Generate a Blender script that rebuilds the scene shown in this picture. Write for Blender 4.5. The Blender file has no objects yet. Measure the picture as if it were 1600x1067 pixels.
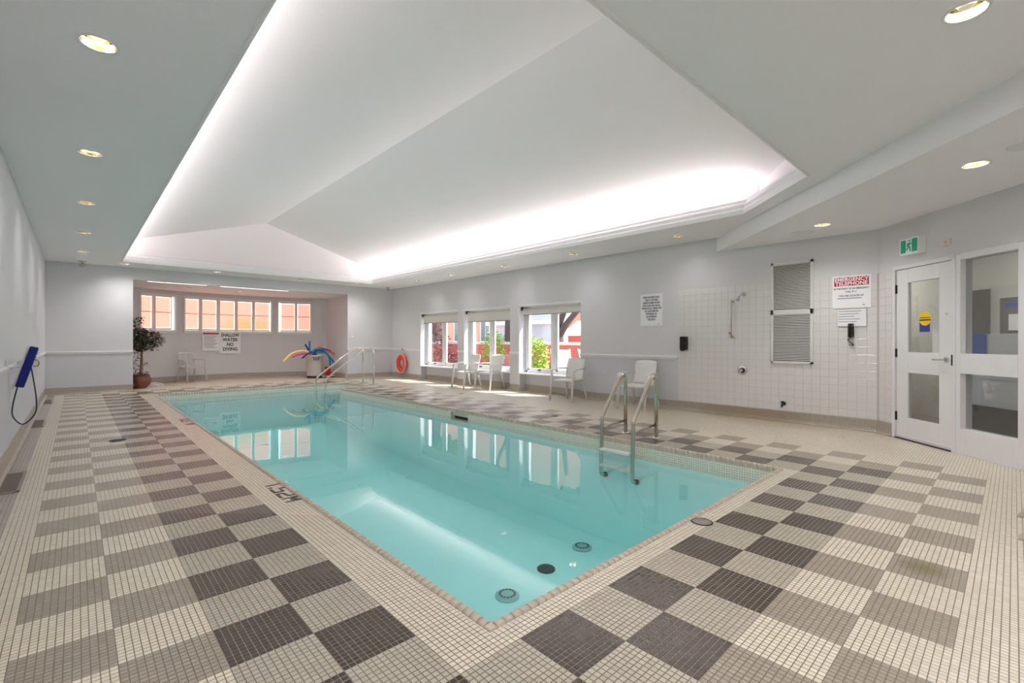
import bpy, bmesh, math, random
from mathutils import Vector, Matrix
from math import sin, cos, pi, radians, sqrt

S = bpy.context.scene
COL = S.collection
random.seed(7)

# ------------------------------------------------------------------ camera
FPX, YAW, ROLL, CY, EYE = 731.09, 0.7500, 0.0020, -1.1456, 1.2247
cam_d = bpy.data.cameras.new('camera')
cam = bpy.data.objects.new('camera', cam_d)
COL.objects.link(cam)
cam_d.sensor_width = 36.0
cam_d.lens = FPX / 1600 * 36.0
cam_d.shift_y = CY / 1600
cam_d.clip_start = 0.05
cam_d.clip_end = 300
_f = Vector((sin(YAW), cos(YAW), 0)); _r0 = Vector((cos(YAW), -sin(YAW), 0)); _u0 = Vector((0, 0, 1))
_r = _r0 * cos(ROLL) + _u0 * sin(ROLL); _u = -_r0 * sin(ROLL) + _u0 * cos(ROLL)
cam.matrix_world = Matrix(((_r.x, _u.x, -_f.x, 0), (_r.y, _u.y, -_f.y, 0), (_r.z, _u.z, -_f.z, EYE), (0, 0, 0, 1)))
S.camera = cam

# ------------------------------------------------------------------ exposure, sky, sun
S.view_settings.view_transform = 'Standard'
S.view_settings.look = 'None'
S.view_settings.exposure = 0.44
S.view_settings.gamma = 1.0
S.view_settings.use_curve_mapping = False
S.cycles.use_denoising = True
S.cycles.max_bounces = 12
S.cycles.diffuse_bounces = 6
S.cycles.sample_clamp_indirect = 6.0

W = bpy.data.worlds.new('sky'); S.world = W; W.use_nodes = True
wn = W.node_tree.nodes; wl = W.node_tree.links
sky = wn.new('ShaderNodeTexSky'); sky.sky_type = 'NISHITA'; sky.sun_disc = False
sky.sun_elevation = radians(50); sky.sun_rotation = radians(135); sky.altitude = 100
bgn = wn['Background']; bgn.inputs['Strength'].default_value = 0.62
wl.new(sky.outputs[0], bgn.inputs['Color'])

def light(name, kind, loc, energy, color=(1, 1, 1), rot=(0, 0, 0), **kw):
    l = bpy.data.lights.new(name, kind); l.energy = energy; l.color = color
    for k, v in kw.items(): setattr(l, k, v)
    o = bpy.data.objects.new(name, l); COL.objects.link(o)
    o.location = loc; o.rotation_euler = rot
    return o
CAN_FILL = 22
sun = light('sun', 'SUN', (20, -10, 25), 11.0, (1.0, 0.95, 0.88), angle=radians(0.6))
sun.rotation_euler = Vector((-0.61, 0.60, -1.0)).to_track_quat('-Z', 'Y').to_euler()
# the cove tubes hidden behind the crown moulding of the coffer, shining up into the vault
light('cove_light', 'AREA', (6.76, 7.95, 3.165), 104, (1.0, 0.955, 0.965), (pi, -0.75, 0), shape='RECTANGLE', size=0.10, size_y=10.8)
light('cove_light', 'AREA', (0.61, 7.5, 3.165), 58, (1.0, 0.955, 0.965), (pi, 0.75, 0), shape='RECTANGLE', size=0.10, size_y=11.8)

# added fill in the mostly unlit cans, plus unseen bare lights near the camera
for x, y, z in [(.094, 3.68, 2.968), (.094, 5.88, 2.968), (.09, 8.05, 2.968), (.09, 10.29, 2.968), (.09, 12.53, 2.968), (.81, 13.9, 2.968), (2.62, 13.9, 2.968), (4.68, 13.9, 2.968), (6.45, 13.75, 2.968), (7.25, 11.80, 2.968), (7.27, 10.15, 2.968), (7.29, 8.10, 2.968), (7.30, 6.03, 2.968), (7.31, 3.81, 2.968), (3.44, .175, 2.968), (7.065, 1.695, 2.735), (5.607, .228, 2.735), (2.3, 15.6, 2.685), (3.6, 15.8, 2.685), (4.9, 15.7, 2.685), (.094, 1.5, 2.968), (1.6, .175, 2.968), (.094, -.6, 2.968)]:
    light('downlight_fill', 'AREA', (x, y, z + (.045 if y > -.5 and (x, y) not in ((.094, 1.5), (1.6, .175)) else -.004)), CAN_FILL * (.36 if x < .5 else .25 if z < 2.7 else .32 if x > 7 and z > 2.8 else 1.15), (1.0, 0.955, 0.95), (0, 0, 0), shape='DISK', size=0.13)

# ------------------------------------------------------------------ materials
def s2l(c):
    return tuple(((x / 255) / 12.92 if x / 255 <= 0.04045 else ((x / 255 + 0.055) / 1.055) ** 2.4) for x in c)
def mat(name, rgb, rough=0.5, metal=0.0, spec=0.5, bump=None, vary=None, emit=None, coat=0.0):
    m = bpy.data.materials.new(name); m.use_nodes = True
    nt = m.node_tree; b = nt.nodes['Principled BSDF']
    c = s2l(rgb) + (1,)
    b.inputs['Base Color'].default_value = c
    b.inputs['Roughness'].default_value = rough
    b.inputs['Metallic'].default_value = metal
    b.inputs['Specular IOR Level'].default_value = spec
    b.inputs['Coat Weight'].default_value = coat
    tc = nt.nodes.new('ShaderNodeNewGeometry')
    nz = nt.nodes.new('ShaderNodeTexNoise')
    sc = vary[0] if vary else (bump[0] if bump else 6.0)
    am = vary[1] if vary else 0.03
    nz.inputs['Scale'].default_value = sc; nz.inputs['Detail'].default_value = 4
    nt.links.new(tc.outputs['Position'], nz.inputs['Vector'])
    mr = nt.nodes.new('ShaderNodeMapRange')
    mr.inputs['To Min'].default_value = 1 - am; mr.inputs['To Max'].default_value = 1 + am
    nt.links.new(nz.outputs['Fac'], mr.inputs['Value'])
    mx = nt.nodes.new('ShaderNodeMix'); mx.data_type = 'RGBA'; mx.blend_type = 'MULTIPLY'
    mx.inputs['Factor'].default_value = 1.0
    mx.inputs['A'].default_value = c
    nt.links.new(mr.outputs['Result'], mx.inputs['B'])
    nt.links.new(mx.outputs['Result'], b.inputs['Base Color'])
    if bump:
        n2 = nt.nodes.new('ShaderNodeTexNoise'); n2.inputs['Scale'].default_value = bump[0]; n2.inputs['Detail'].default_value = 3
        nt.links.new(tc.outputs['Position'], n2.inputs['Vector'])
        bp = nt.nodes.new('ShaderNodeBump'); bp.inputs['Strength'].default_value = bump[1]; bp.inputs['Distance'].default_value = bump[2]
        nt.links.new(n2.outputs['Fac'], bp.inputs['Height']); nt.links.new(bp.outputs['Normal'], b.inputs['Normal'])
    if emit:
        b.inputs['Emission Color'].default_value = s2l(emit[0]) + (1,); b.inputs['Emission Strength'].default_value = emit[1]
    return m
class NT:
    """tiny helper for node maths"""
    def __init__(s, m): s.t = m.node_tree; s.n = s.t.nodes; s.l = s.t.links
    def m(s, op, *a):
        n = s.n.new('ShaderNodeMath'); n.operation = op
        for i, v in enumerate(a):
            if isinstance(v, (int, float)): n.inputs[i].default_value = v
            else: s.l.new(v, n.inputs[i])
        return n.outputs[0]
    def mix(s, f, a, b):
        n = s.n.new('ShaderNodeMix'); n.data_type = 'RGBA'
        for k, v in (('Factor', f), ('A', a), ('B', b)):
            if isinstance(v, (int, float)): n.inputs[k].default_value = v
            elif isinstance(v, tuple): n.inputs[k].default_value = v + (1,)
            else: s.l.new(v, n.inputs[k])
        return n.outputs['Result']

M = {}
M['ceiling'] = mat('ceiling_paint', (240, 238, 240), 0.9, bump=(90, 0.25, 0.004))
M['vault'] = mat('vault_texture_paint', (242, 236, 236), 0.9, bump=(120, 0.35, 0.005))
M['trim'] = mat('white_trim_paint', (232, 232, 232), 0.45)
M['door'] = mat('white_door_paint', (228, 229, 230), 0.35)
M['white_plastic'] = mat('white_resin', (226, 226, 222), 0.4)
M['grey_plastic'] = mat('grey_white_resin', (205, 206, 203), 0.45)
M['steel'] = mat('brushed_steel', (200, 192, 178), 0.22, 1.0)
M['steel_bright'] = mat('polished_steel', (225, 222, 215), 0.15, 1.0)
M['chrome'] = mat('chrome', (215, 215, 215), 0.08, 1.0)
M['brass'] = mat('brass', (205, 185, 135), 0.15, 1.0)
M['dark_metal'] = mat('dark_metal', (60, 58, 55), 0.4, 0.8)
M['black'] = mat('black_plastic', (18, 18, 19), 0.2)
M['rubber'] = mat('dark_rubber', (28, 28, 30), 0.7)
M['sign_white'] = mat('sign_white', (240, 242, 244), 0.4)
M['sign_black'] = mat('sign_black', (22, 22, 24), 0.5)
M['sign_red'] = mat('sign_red', (190, 28, 38), 0.4)
M['sign_grey'] = mat('sign_grey_print', (140, 142, 145), 0.5)
M['exit_green'] = mat('exit_green', (10, 128, 100), 0.4, emit=((10, 140, 110), 0.25))
M['navy'] = mat('brush_bristle_navy', (14, 30, 130), 0.8, bump=(300, 0.8, 0.01))
M['hose'] = mat('dark_hose', (25, 50, 70), 0.4)
M['terracotta'] = mat('terracotta_glaze', (112, 66, 52), 0.35, vary=(14, 0.25))
M['soil'] = mat('soil', (50, 40, 32), 0.9)
M['bark'] = mat('bark_pale', (150, 118, 88), 0.8, bump=(60, 0.5, 0.01), vary=(30, 0.2))
M['leaf_dark'] = mat('leaf_dark', (44, 52, 40), 0.45, vary=(8, 0.5))
M['shoe'] = mat('white_shoe', (225, 222, 216), 0.6)
M['bin'] = mat('bin_grey_plastic', (208, 202, 196), 0.5)
M['red_foam'] = mat('red_foam', (205, 20, 22), 0.6)
M['board_a'] = mat('tan_board', (176, 140, 105), 0.7)
M['board_b'] = mat('cream_board', (226, 212, 190), 0.6)
for k, c in dict(yellow=(245, 225, 125), pink=(225, 60, 130), navyfoam=(20, 60, 115), blue=(25, 125, 200), teal=(0, 130, 150), orange=(250, 135, 100), coral=(245, 110, 85)).items():
    M[k] = mat('foam_' + k, c, 0.75)
M['ring_orange'] = mat('ring_orange', (235, 70, 38), 0.5)
M['rope'] = mat('white_rope', (225, 220, 212), 0.8)
M['ring_cover'] = mat('ring_centre_grey', (150, 165, 185), 0.5)
M['black_grate'] = mat('dark_grate', (35, 40, 45), 0.5)
M['grate'] = mat('grate_grey', (150, 185, 188), 0.5)
M['marker'] = mat('marker_tile_black', (52, 44, 38), 0.4)
M['blind'] = mat('blind_fabric', (214, 212, 204), 0.8)
M['sticker_yellow'] = mat('sticker_yellow', (240, 205, 30), 0.5)
M['sticker_blue'] = mat('sticker_blue', (60, 60, 140), 0.5)
M['louvre'] = mat('louvre_white', (222, 222, 220), 0.45)
M['louvre_dark'] = mat('duct_dark', (52, 50, 48), 0.8)
M['beige_board'] = mat('beige_board', (196, 186, 170), 0.5)
M['hall_floor'] = mat('hall_floor', (140, 132, 124), 0.5)
M['hall_wall'] = mat('hall_wall', (205, 203, 198), 0.7)
M['hall_grey'] = mat('hall_grey', (112, 108, 104), 0.7)
M['hall_blue'] = mat('hall_blue', (60, 95, 170), 0.4)
M['hall_fill'] = mat('hall_fill', (255, 255, 255), 0.5, emit=((255, 250, 240), 30.0))
M['sling'] = mat('patio_sling', (232, 205, 195), 0.6)
M['salmon'] = mat('salmon_brick_wall', (238, 160, 125), 0.8, vary=(3, 0.1))
M['pale_wall'] = mat('pale_siding', (205, 205, 210), 0.8)
M['dark_glass'] = mat('far_window_glass', (90, 90, 100), 0.1)
M['cap'] = mat('wall_cap_stone', (205, 195, 180), 0.8, vary=(5, .1))
M['brick'] = mat('red_brick', (200, 92, 74), 0.85, vary=(4, 0.25))
M['mortar'] = mat('mortar', (200, 160, 145), 0.9)
M['patio'] = mat('patio_concrete', (190, 182, 172), 0.85, vary=(2, 0.12))
M['leaf_lime'] = mat('leaf_lime', (150, 178, 60), 0.6, vary=(5, 0.35))
M['leaf_green'] = mat('leaf_green', (62, 110, 40), 0.6, vary=(5, 0.4))
M['leaf_red'] = mat('leaf_red', (120, 50, 50), 0.6, vary=(5, 0.4))
M['trunk'] = mat('trunk_bark', (74, 60, 54), 0.9, bump=(25, 0.8, 0.03), vary=(12, 0.3))
M['flower'] = mat('flower_pink', (235, 205, 235), 0.6)

# two-tone wall paint: slightly cooler below the chair rail
def wall_paint(name, top, low, split):
    m = mat(name, top, 0.75, bump=(60, 0.12, 0.003)); h = NT(m)
    g = h.n.new('ShaderNodeNewGeometry'); sp = h.n.new('ShaderNodeSeparateXYZ'); h.l.new(g.outputs['Position'], sp.inputs[0])
    f = h.m('LESS_THAN', sp.outputs['Z'], split)
    h.l.new(h.mix(f, s2l(top), s2l(low)), h.n['Principled BSDF'].inputs['Base Color'])
    return m
M['wall'] = wall_paint('wall_paint', (216, 216, 218), (204, 206, 211), 0.92)
M['wall_plain'] = wall_paint('wall_paint_plain', (214, 214, 216), (214, 214, 216), 0.0)

# deck mosaic: 25.4 mm tiles, 12 to a square; squares dark/greige in the inner two rings
# round the pool, grey/light in the next two, cream beyond
T = 0.0254; C12 = 0.3048; X0 = 1.032; Y0 = 1.383
COLS = dict(dark=(66, 57, 51), greige=(184, 178, 163), grey=(162, 154, 139), light=(222, 214, 195), cream=(221, 213, 194), taupe=(178, 169, 160))
def mosaic():
    m = bpy.data.materials.new('deck_mosaic'); m.use_nodes = True; h = NT(m)
    b = h.n['Principled BSDF']
    g = h.n.new('ShaderNodeNewGeometry'); sp = h.n.new('ShaderNodeSeparateXYZ'); h.l.new(g.outputs['Position'], sp.inputs[0])
    x = h.m('SUBTRACT', sp.outputs['X'], X0); y = h.m('SUBTRACT', sp.outputs['Y'], Y0)
    k = h.m('FLOOR', h.m('DIVIDE', x, C12)); n = h.m('FLOOR', h.m('DIVIDE', y, C12))
    ring = h.m('MAXIMUM', h.m('MAXIMUM', h.m('SUBTRACT', -1, k), h.m('SUBTRACT', k, 13)), h.m('MAXIMUM', h.m('SUBTRACT', -1, n), h.m('SUBTRACT', n, 39)))
    par = h.m('FLOORED_MODULO', h.m('ADD', h.m('ADD', k, n), 1), 2)      # 1 where the darker colour of the inner pair sits
    odd = h.m('ROUND', par)
    inner = h.mix(odd, s2l(COLS['greige']), s2l(COLS['dark']))
    outer = h.mix(odd, s2l(COLS['grey']), s2l(COLS['light']))
    c = h.mix(h.m('GREATER_THAN', ring, 1.5), inner, outer)
    c = h.mix(h.m('GREATER_THAN', ring, 3.5), c, s2l(COLS['cream']))
    c = h.mix(h.m('LESS_THAN', ring, -0.5), c, s2l(COLS['cream']))
    c = h.mix(h.m('LESS_THAN', sp.outputs['X'], -0.187 - 6 * T), c, s2l(COLS['taupe']))
    fx = h.m('DIVIDE', x, T); fy = h.m('DIVIDE', y, T)
    wn_ = h.n.new('ShaderNodeTexWhiteNoise'); wn_.noise_dimensions = '2D'
    cb = h.n.new('ShaderNodeCombineXYZ'); h.l.new(h.m('FLOOR', fx), cb.inputs[0]); h.l.new(h.m('FLOOR', fy), cb.inputs[1]); h.l.new(cb.outputs[0], wn_.inputs['Vector'])
    nz = h.n.new('ShaderNodeTexNoise'); nz.inputs['Scale'].default_value = 0.9; nz.inputs['Detail'].default_value = 3; h.l.new(g.outputs['Position'], nz.inputs['Vector'])
    v = h.m('ADD', h.m('MULTIPLY', wn_.outputs['Value'], 0.13), h.m('ADD', 0.86, h.m('MULTIPLY', nz.outputs['Fac'], 0.12)))
    mx = h.n.new('ShaderNodeMix'); mx.data_type = 'RGBA'; mx.blend_type = 'MULTIPLY'; mx.inputs['Factor'].default_value = 1
    h.l.new(c, mx.inputs['A']); h.l.new(v, mx.inputs['B'])
    def edge(f):
        fr = h.m('FRACT', f); return h.m('MINIMUM', fr, h.m('SUBTRACT', 1, fr))
    e = h.m('MINIMUM', edge(fx), edge(fy))
    gm = h.m('LESS_THAN', e, 0.062)
    dk = h.m('MULTIPLY', odd, h.m('MULTIPLY', h.m('LESS_THAN', ring, 1.5), h.m('GREATER_THAN', ring, -0.5)))
    grout = h.mix(dk, s2l((138, 124, 108)), s2l((160, 148, 132)))
    # olive stain worn into one square of the near right deck, rusty stain below the shower
    def spot(cx, cy, rx, ry):
        ax_ = h.m('DIVIDE', h.m('SUBTRACT', sp.outputs['X'], cx), rx); ay_ = h.m('DIVIDE', h.m('SUBTRACT', sp.outputs['Y'], cy), ry)
        d_ = h.m('ADD', h.m('MULTIPLY', ax_, ax_), h.m('MULTIPLY', ay_, ay_))
        return h.m('MAXIMUM', h.m('SUBTRACT', 1.0, d_), 0.0)
    base_c = h.mix(gm, mx.outputs['Result'], grout)
    base_c = h.mix(h.m('MULTIPLY', spot(3.35, .33, .14, .12), .7), base_c, s2l((112, 104, 52)))
    base_c = h.mix(h.m('MULTIPLY', spot(7.85, 2.6, .7, 1.1), .35), base_c, s2l((176, 150, 108)))
    h.l.new(base_c, b.inputs['Base Color'])
    b.inputs['Roughness'].default_value = 0.27
    bp = h.n.new('ShaderNodeBump'); bp.inputs['Strength'].default_value = 0.4; bp.inputs['Distance'].default_value = 0.001
    h.l.new(h.m('MINIMUM', h.m('MULTIPLY', e, 8), 1.0), bp.inputs['Height']); h.l.new(bp.outputs['Normal'], b.inputs['Normal'])
    return m
M['mosaic'] = mosaic()

def grid_tile(name, col, grout, pitch, gw, rough, axis2=None, low=None, zlow=-9, var=0.06, stain=False):
    """square tiles on vertical faces, laid out on world position"""
    m = bpy.data.materials.new(name); m.use_nodes = True; h = NT(m); b = h.n['Principled BSDF']
    g = h.n.new('ShaderNodeNewGeometry'); sp = h.n.new('ShaderNodeSeparateXYZ'); h.l.new(g.outputs['Position'], sp.inputs[0])
    sn = h.n.new('ShaderNodeSeparateXYZ'); h.l.new(g.outputs['True Normal'], sn.inputs[0])
    ax = h.m('GREATER_THAN', h.m('ABSOLUTE', sn.outputs['X']), h.m('ABSOLUTE', sn.outputs['Y']))
    hx = h.m('ADD', h.m('MULTIPLY', ax, sp.outputs['Y']), h.m('MULTIPLY', h.m('SUBTRACT', 1, ax), sp.outputs['X']))
    u = h.m('DIVIDE', hx, pitch); v = h.m('DIVIDE', sp.outputs['Z'], pitch)
    def edge(f):
        fr = h.m('FRACT', f); return h.m('MINIMUM', fr, h.m('SUBTRACT', 1, fr))
    e = h.m('MINIMUM', edge(u), edge(v))
    w_ = h.n.new('ShaderNodeTexWhiteNoise'); cb = h.n.new('ShaderNodeCombineXYZ')
    h.l.new(h.m('FLOOR', u), cb.inputs[0]); h.l.new(h.m('FLOOR', v), cb.inputs[1]); h.l.new(cb.outputs[0], w_.inputs['Vector'])
    mx = h.n.new('ShaderNodeMix'); mx.data_type = 'RGBA'; mx.blend_type = 'MULTIPLY'; mx.inputs['Factor'].default_value = 1
    mx.inputs['A'].default_value = s2l(col) + (1,); h.l.new(h.m('ADD', 1 - var, h.m('MULTIPLY', w_.outputs['Value'], 2 * var)), mx.inputs['B'])
    c = h.mix(h.m('LESS_THAN', e, gw), mx.outputs['Result'], s2l(grout))
    if stain:
        ys_ = h.m('DIVIDE', h.m('SUBTRACT', sp.outputs['Y'], 2.95), .95); f_ = h.m('MULTIPLY', h.m('MAXIMUM', h.m('SUBTRACT', 1.0, h.m('MULTIPLY', ys_, ys_)), 0.0), h.m('GREATER_THAN', sp.outputs['X'], 7.6))
        c = h.mix(h.m('MULTIPLY', f_, .55), c, s2l((140, 118, 78)))
    if low: c = h.mix(h.m('LESS_THAN', sp.outputs['Z'], zlow), c, s2l(low))
    h.l.new(c, b.inputs['Base Color']); b.inputs['Roughness'].default_value = rough
    return m
M['basetile'] = grid_tile('base_mosaic', (176, 168, 156), (140, 130, 116), T, 0.07, 0.45, stain=True)
M['pool_wall'] = grid_tile('waterline_mosaic', (232, 226, 210), (158, 160, 148), T, 0.07, 0.3, low=(208, 242, 241), zlow=-0.20)
M['pool_floor'] = mat('pool_plaster', (208, 242, 241), 0.7, vary=(2, 0.03))
M['coping'] = mat('coping_tile_cream', (196, 184, 166), 0.35, vary=(25, 0.12))
M['wall_tile'] = mat('wall_tile_white', (222, 221, 219), 0.22, vary=(5, 0.02))
M['wall_grout'] = mat('wall_tile_grout', (192, 190, 184), 0.8)

def glass_pane(name, tint=(1, 1, 1), gloss=1.0):
    m = bpy.data.materials.new(name); m.use_nodes = True; h = NT(m)
    h.n.remove(h.n['Principled BSDF'])
    tr = h.n.new('ShaderNodeBsdfTransparent'); tr.inputs[0].default_value = tint + (1,)
    gl = h.n.new('ShaderNodeBsdfGlossy'); gl.inputs['Roughness'].default_value = 0.01
    lw = h.n.new('ShaderNodeLayerWeight'); lw.inputs['Blend'].default_value = 0.5
    fr = h.m('ADD', 0.04, h.m('MULTIPLY', 0.96, h.m('POWER', lw.outputs['Facing'], 5.0)))
    mx = h.n.new('ShaderNodeMixShader')
    h.l.new(h.m('MINIMUM', h.m('MULTIPLY', fr, gloss), 1.0), mx.inputs[0]); h.l.new(tr.outputs[0], mx.inputs[1]); h.l.new(gl.outputs[0], mx.inputs[2])
    h.l.new(mx.outputs[0], h.n['Material Output'].inputs['Surface'])
    return m
M['glass'] = glass_pane('window_glass', (0.97, 0.98, 0.98), 1.2)
M['door_glass'] = glass_pane('door_glass', (0.86, 0.87, 0.87), 1.8)

def water():
    m = bpy.data.materials.new('pool_water'); m.use_nodes = True; h = NT(m)
    h.n.remove(h.n['Principled BSDF'])
    ge = h.n.new('ShaderNodeNewGeometry')
    nz = h.n.new('ShaderNodeTexNoise'); nz.inputs['Scale'].default_value = 2.2; nz.inputs['Detail'].default_value = 2; h.l.new(ge.outputs['Position'], nz.inputs['Vector'])
    bp = h.n.new('ShaderNodeBump'); bp.inputs['Strength'].default_value = 0.05; bp.inputs['Distance'].default_value = 0.02
    h.l.new(nz.outputs['Fac'], bp.inputs['Height'])
    tr = h.n.new('ShaderNodeBsdfTransparent'); gl = h.n.new('ShaderNodeBsdfGlossy'); gl.inputs['Roughness'].default_value = 0.0
    h.l.new(bp.outputs['Normal'], gl.inputs['Normal'])
    lw = h.n.new('ShaderNodeLayerWeight'); lw.inputs['Blend'].default_value = 0.5
    fr = h.m('ADD', 0.02, h.m('MULTIPLY', 0.98, h.m('POWER', lw.outputs['Facing'], 5.0)))
    mx = h.n.new('ShaderNodeMixShader'); h.l.new(fr, mx.inputs[0]); h.l.new(tr.outputs[0], mx.inputs[1]); h.l.new(gl.outputs[0], mx.inputs[2])
    h.l.new(mx.outputs[0], h.n['Material Output'].inputs['Surface'])
    va = h.n.new('ShaderNodeVolumeAbsorption'); va.inputs['Color'].default_value = (0.13, 0.90, 0.91, 1); va.inputs['Density'].default_value = 0.16
    h.l.new(va.outputs[0], h.n['Material Output'].inputs['Volume'])
    return m
M['water'] = water()

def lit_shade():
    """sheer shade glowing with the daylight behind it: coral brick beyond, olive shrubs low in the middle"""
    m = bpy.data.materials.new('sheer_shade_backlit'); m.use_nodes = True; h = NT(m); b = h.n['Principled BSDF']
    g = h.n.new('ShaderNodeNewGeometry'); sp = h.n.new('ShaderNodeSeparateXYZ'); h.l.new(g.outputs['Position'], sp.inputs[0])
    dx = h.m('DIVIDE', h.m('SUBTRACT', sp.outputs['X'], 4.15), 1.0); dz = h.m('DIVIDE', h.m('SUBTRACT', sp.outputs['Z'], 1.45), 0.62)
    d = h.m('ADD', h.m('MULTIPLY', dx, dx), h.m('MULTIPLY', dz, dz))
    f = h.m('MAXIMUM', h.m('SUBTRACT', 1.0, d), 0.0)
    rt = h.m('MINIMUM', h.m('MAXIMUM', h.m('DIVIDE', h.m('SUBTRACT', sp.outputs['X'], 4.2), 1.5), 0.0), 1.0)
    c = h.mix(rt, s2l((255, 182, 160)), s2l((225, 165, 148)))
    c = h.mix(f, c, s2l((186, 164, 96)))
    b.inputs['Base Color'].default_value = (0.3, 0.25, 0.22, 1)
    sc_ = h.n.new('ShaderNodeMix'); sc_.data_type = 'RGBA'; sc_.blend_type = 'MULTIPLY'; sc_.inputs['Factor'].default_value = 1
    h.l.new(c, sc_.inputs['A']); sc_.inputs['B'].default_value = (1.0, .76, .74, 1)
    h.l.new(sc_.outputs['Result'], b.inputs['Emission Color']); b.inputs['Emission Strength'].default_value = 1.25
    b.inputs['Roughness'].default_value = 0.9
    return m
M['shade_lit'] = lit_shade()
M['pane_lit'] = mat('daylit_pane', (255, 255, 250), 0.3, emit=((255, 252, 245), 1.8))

# ------------------------------------------------------------------ mesh builder
class MB:
    def __init__(s): s.v = []; s.f = []; s.mi = []; s.sm = []; s.mats = []; s.cur = 0; s.X = None
    def use(s, m):
        if m not in s.mats: s.mats.append(m)
        s.cur = s.mats.index(m); return s
    def xf(s, M_): s.X = M_; return s
    def addv(s, pts):
        b = len(s.v)
        for p in pts:
            p = Vector(p)
            if s.X is not None: p = s.X @ p
            s.v.append(tuple(p))
        return b
    def face(s, idx, smooth=False): s.f.append(tuple(idx)); s.mi.append(s.cur); s.sm.append(smooth)
    def box(s, x0, x1, y0, y1, z0, z1):
        b = s.addv([(x0, y0, z0), (x1, y0, z0), (x1, y1, z0), (x0, y1, z0), (x0, y0, z1), (x1, y0, z1), (x1, y1, z1), (x0, y1, z1)])
        for q in ((3, 2, 1, 0), (4, 5, 6, 7), (0, 1, 5, 4), (1, 2, 6, 5), (2, 3, 7, 6), (3, 0, 4, 7)): s.face([b + i for i in q])
        return s
    def quad(s, a, b_, c, d):
        b = s.addv([a, b_, c, d]); s.face([b, b + 1, b + 2, b + 3]); return s
    def prism(s, poly, z0, z1):
        n = len(poly); b = s.addv([(x, y, z0) for x, y in poly] + [(x, y, z1) for x, y in poly])
        s.face([b + i for i in range(n)][::-1]); s.face([b + n + i for i in range(n)])
        for i in range(n): j = (i + 1) % n; s.face([b + i, b + j, b + n + j, b + n + i])
        return s
    def tube(s, path, r, seg=10, caps=True, flat=None):
        P = [Vector(p) for p in path]; n = len(P); rs = r if isinstance(r, (list, tuple)) else [r] * n
        t0 = (P[1] - P[0]).normalized(); up = Vector((0, 0, 1)) if abs(t0.z) < 0.9 else Vector((1, 0, 0))
        a = t0.cross(up).normalized(); rings = []
        for i in range(n):
            t = (P[min(i + 1, n - 1)] - P[max(i - 1, 0)]).normalized()
            a = (a - t * a.dot(t)).normalized(); b2 = t.cross(a)
            fx, fy = flat if flat else (1, 1)
            rings.append(s.addv([P[i] + a * cos(2 * pi * k / seg) * rs[i] * fx + b2 * sin(2 * pi * k / seg) * rs[i] * fy for k in range(seg)]))
        for i in range(n - 1):
            for k in range(seg):
                k2 = (k + 1) % seg; s.face([rings[i] + k, rings[i] + k2, rings[i + 1] + k2, rings[i + 1] + k], True)
        if caps:
            s.face([rings[0] + k for k in range(seg)][::-1]); s.face([rings[-1] + k for k in range(seg)])
        return s
    def lathe(s, prof, seg=24, center=(0, 0, 0), axis='z', smooth=True, cap=True):
        c = Vector(center); rings = []
        for r, z in prof:
            pts = []
            for k in range(seg):
                a = 2 * pi * k / seg
                if axis == 'z': p = (r * cos(a), r * sin(a), z)
                elif axis == 'x': p = (z, r * cos(a), r * sin(a))
                else: p = (r * cos(a), z, r * sin(a))
                pts.append(c + Vector(p))
            rings.append(s.addv(pts))
        for i in range(len(prof) - 1):
            for k in range(seg):
                k2 = (k + 1) % seg; s.face([rings[i] + k, rings[i] + k2, rings[i + 1] + k2, rings[i + 1] + k], smooth)
        if cap:
            s.face([rings[0] + k for k in range(seg)][::-1]); s.face([rings[-1] + k for k in range(seg)])
        return s
    def mesh(s, name, m=None):
        me = bpy.data.meshes.new(name); me.from_pydata(s.v, [], s.f)
        if m is not None and not s.mats: s.mats = [m]
        for k in s.mats: me.materials.append(k)
        for p, i, sm in zip(me.polygons, s.mi, s.sm): p.material_index = i; p.use_smooth = sm
        bm = bmesh.new(); bm.from_mesh(me); bmesh.ops.recalc_face_normals(bm, faces=bm.faces); bm.to_mesh(me); bm.free()
        return me
    def build(s, name, m=None, parent=None, bevel=0.0, mw=None):
        o = bpy.data.objects.new(name, s.mesh(name, m)); COL.objects.link(o)
        if parent is not None: o.parent = parent
        if mw is not None: o.matrix_world = mw
        if bevel:
            b = o.modifiers.new('bevel', 'BEVEL'); b.width = bevel; b.segments = 2; b.limit_method = 'ANGLE'
        return o
def thing(name, label, cat, loc=(0, 0, 0), rz=0, group=None, kind=None):
    o = bpy.data.objects.new(name, None); COL.objects.link(o); o.empty_display_size = 0.05
    o.location = loc; o.rotation_euler = (0, 0, rz)
    return tag(o, label, cat, group, kind)
def tag(o, label=None, cat=None, group=None, kind=None):
    if label: o['label'] = label
    if cat: o['category'] = cat
    if group: o['group'] = group
    if kind: o['kind'] = kind
    return o
def struct(o, label, cat): return tag(o, label, cat, None, 'structure')
def link_mesh(name, me, parent=None, loc=(0, 0, 0)):
    o = bpy.data.objects.new(name, me); COL.objects.link(o)
    if parent is not None: o.parent = parent
    o.location = loc
    return o
def copy_tree(o, parent=None):
    c = o.copy(); COL.objects.link(c); c.parent = parent
    for ch in list(o.children): copy_tree(ch, c)
    return c
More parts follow.
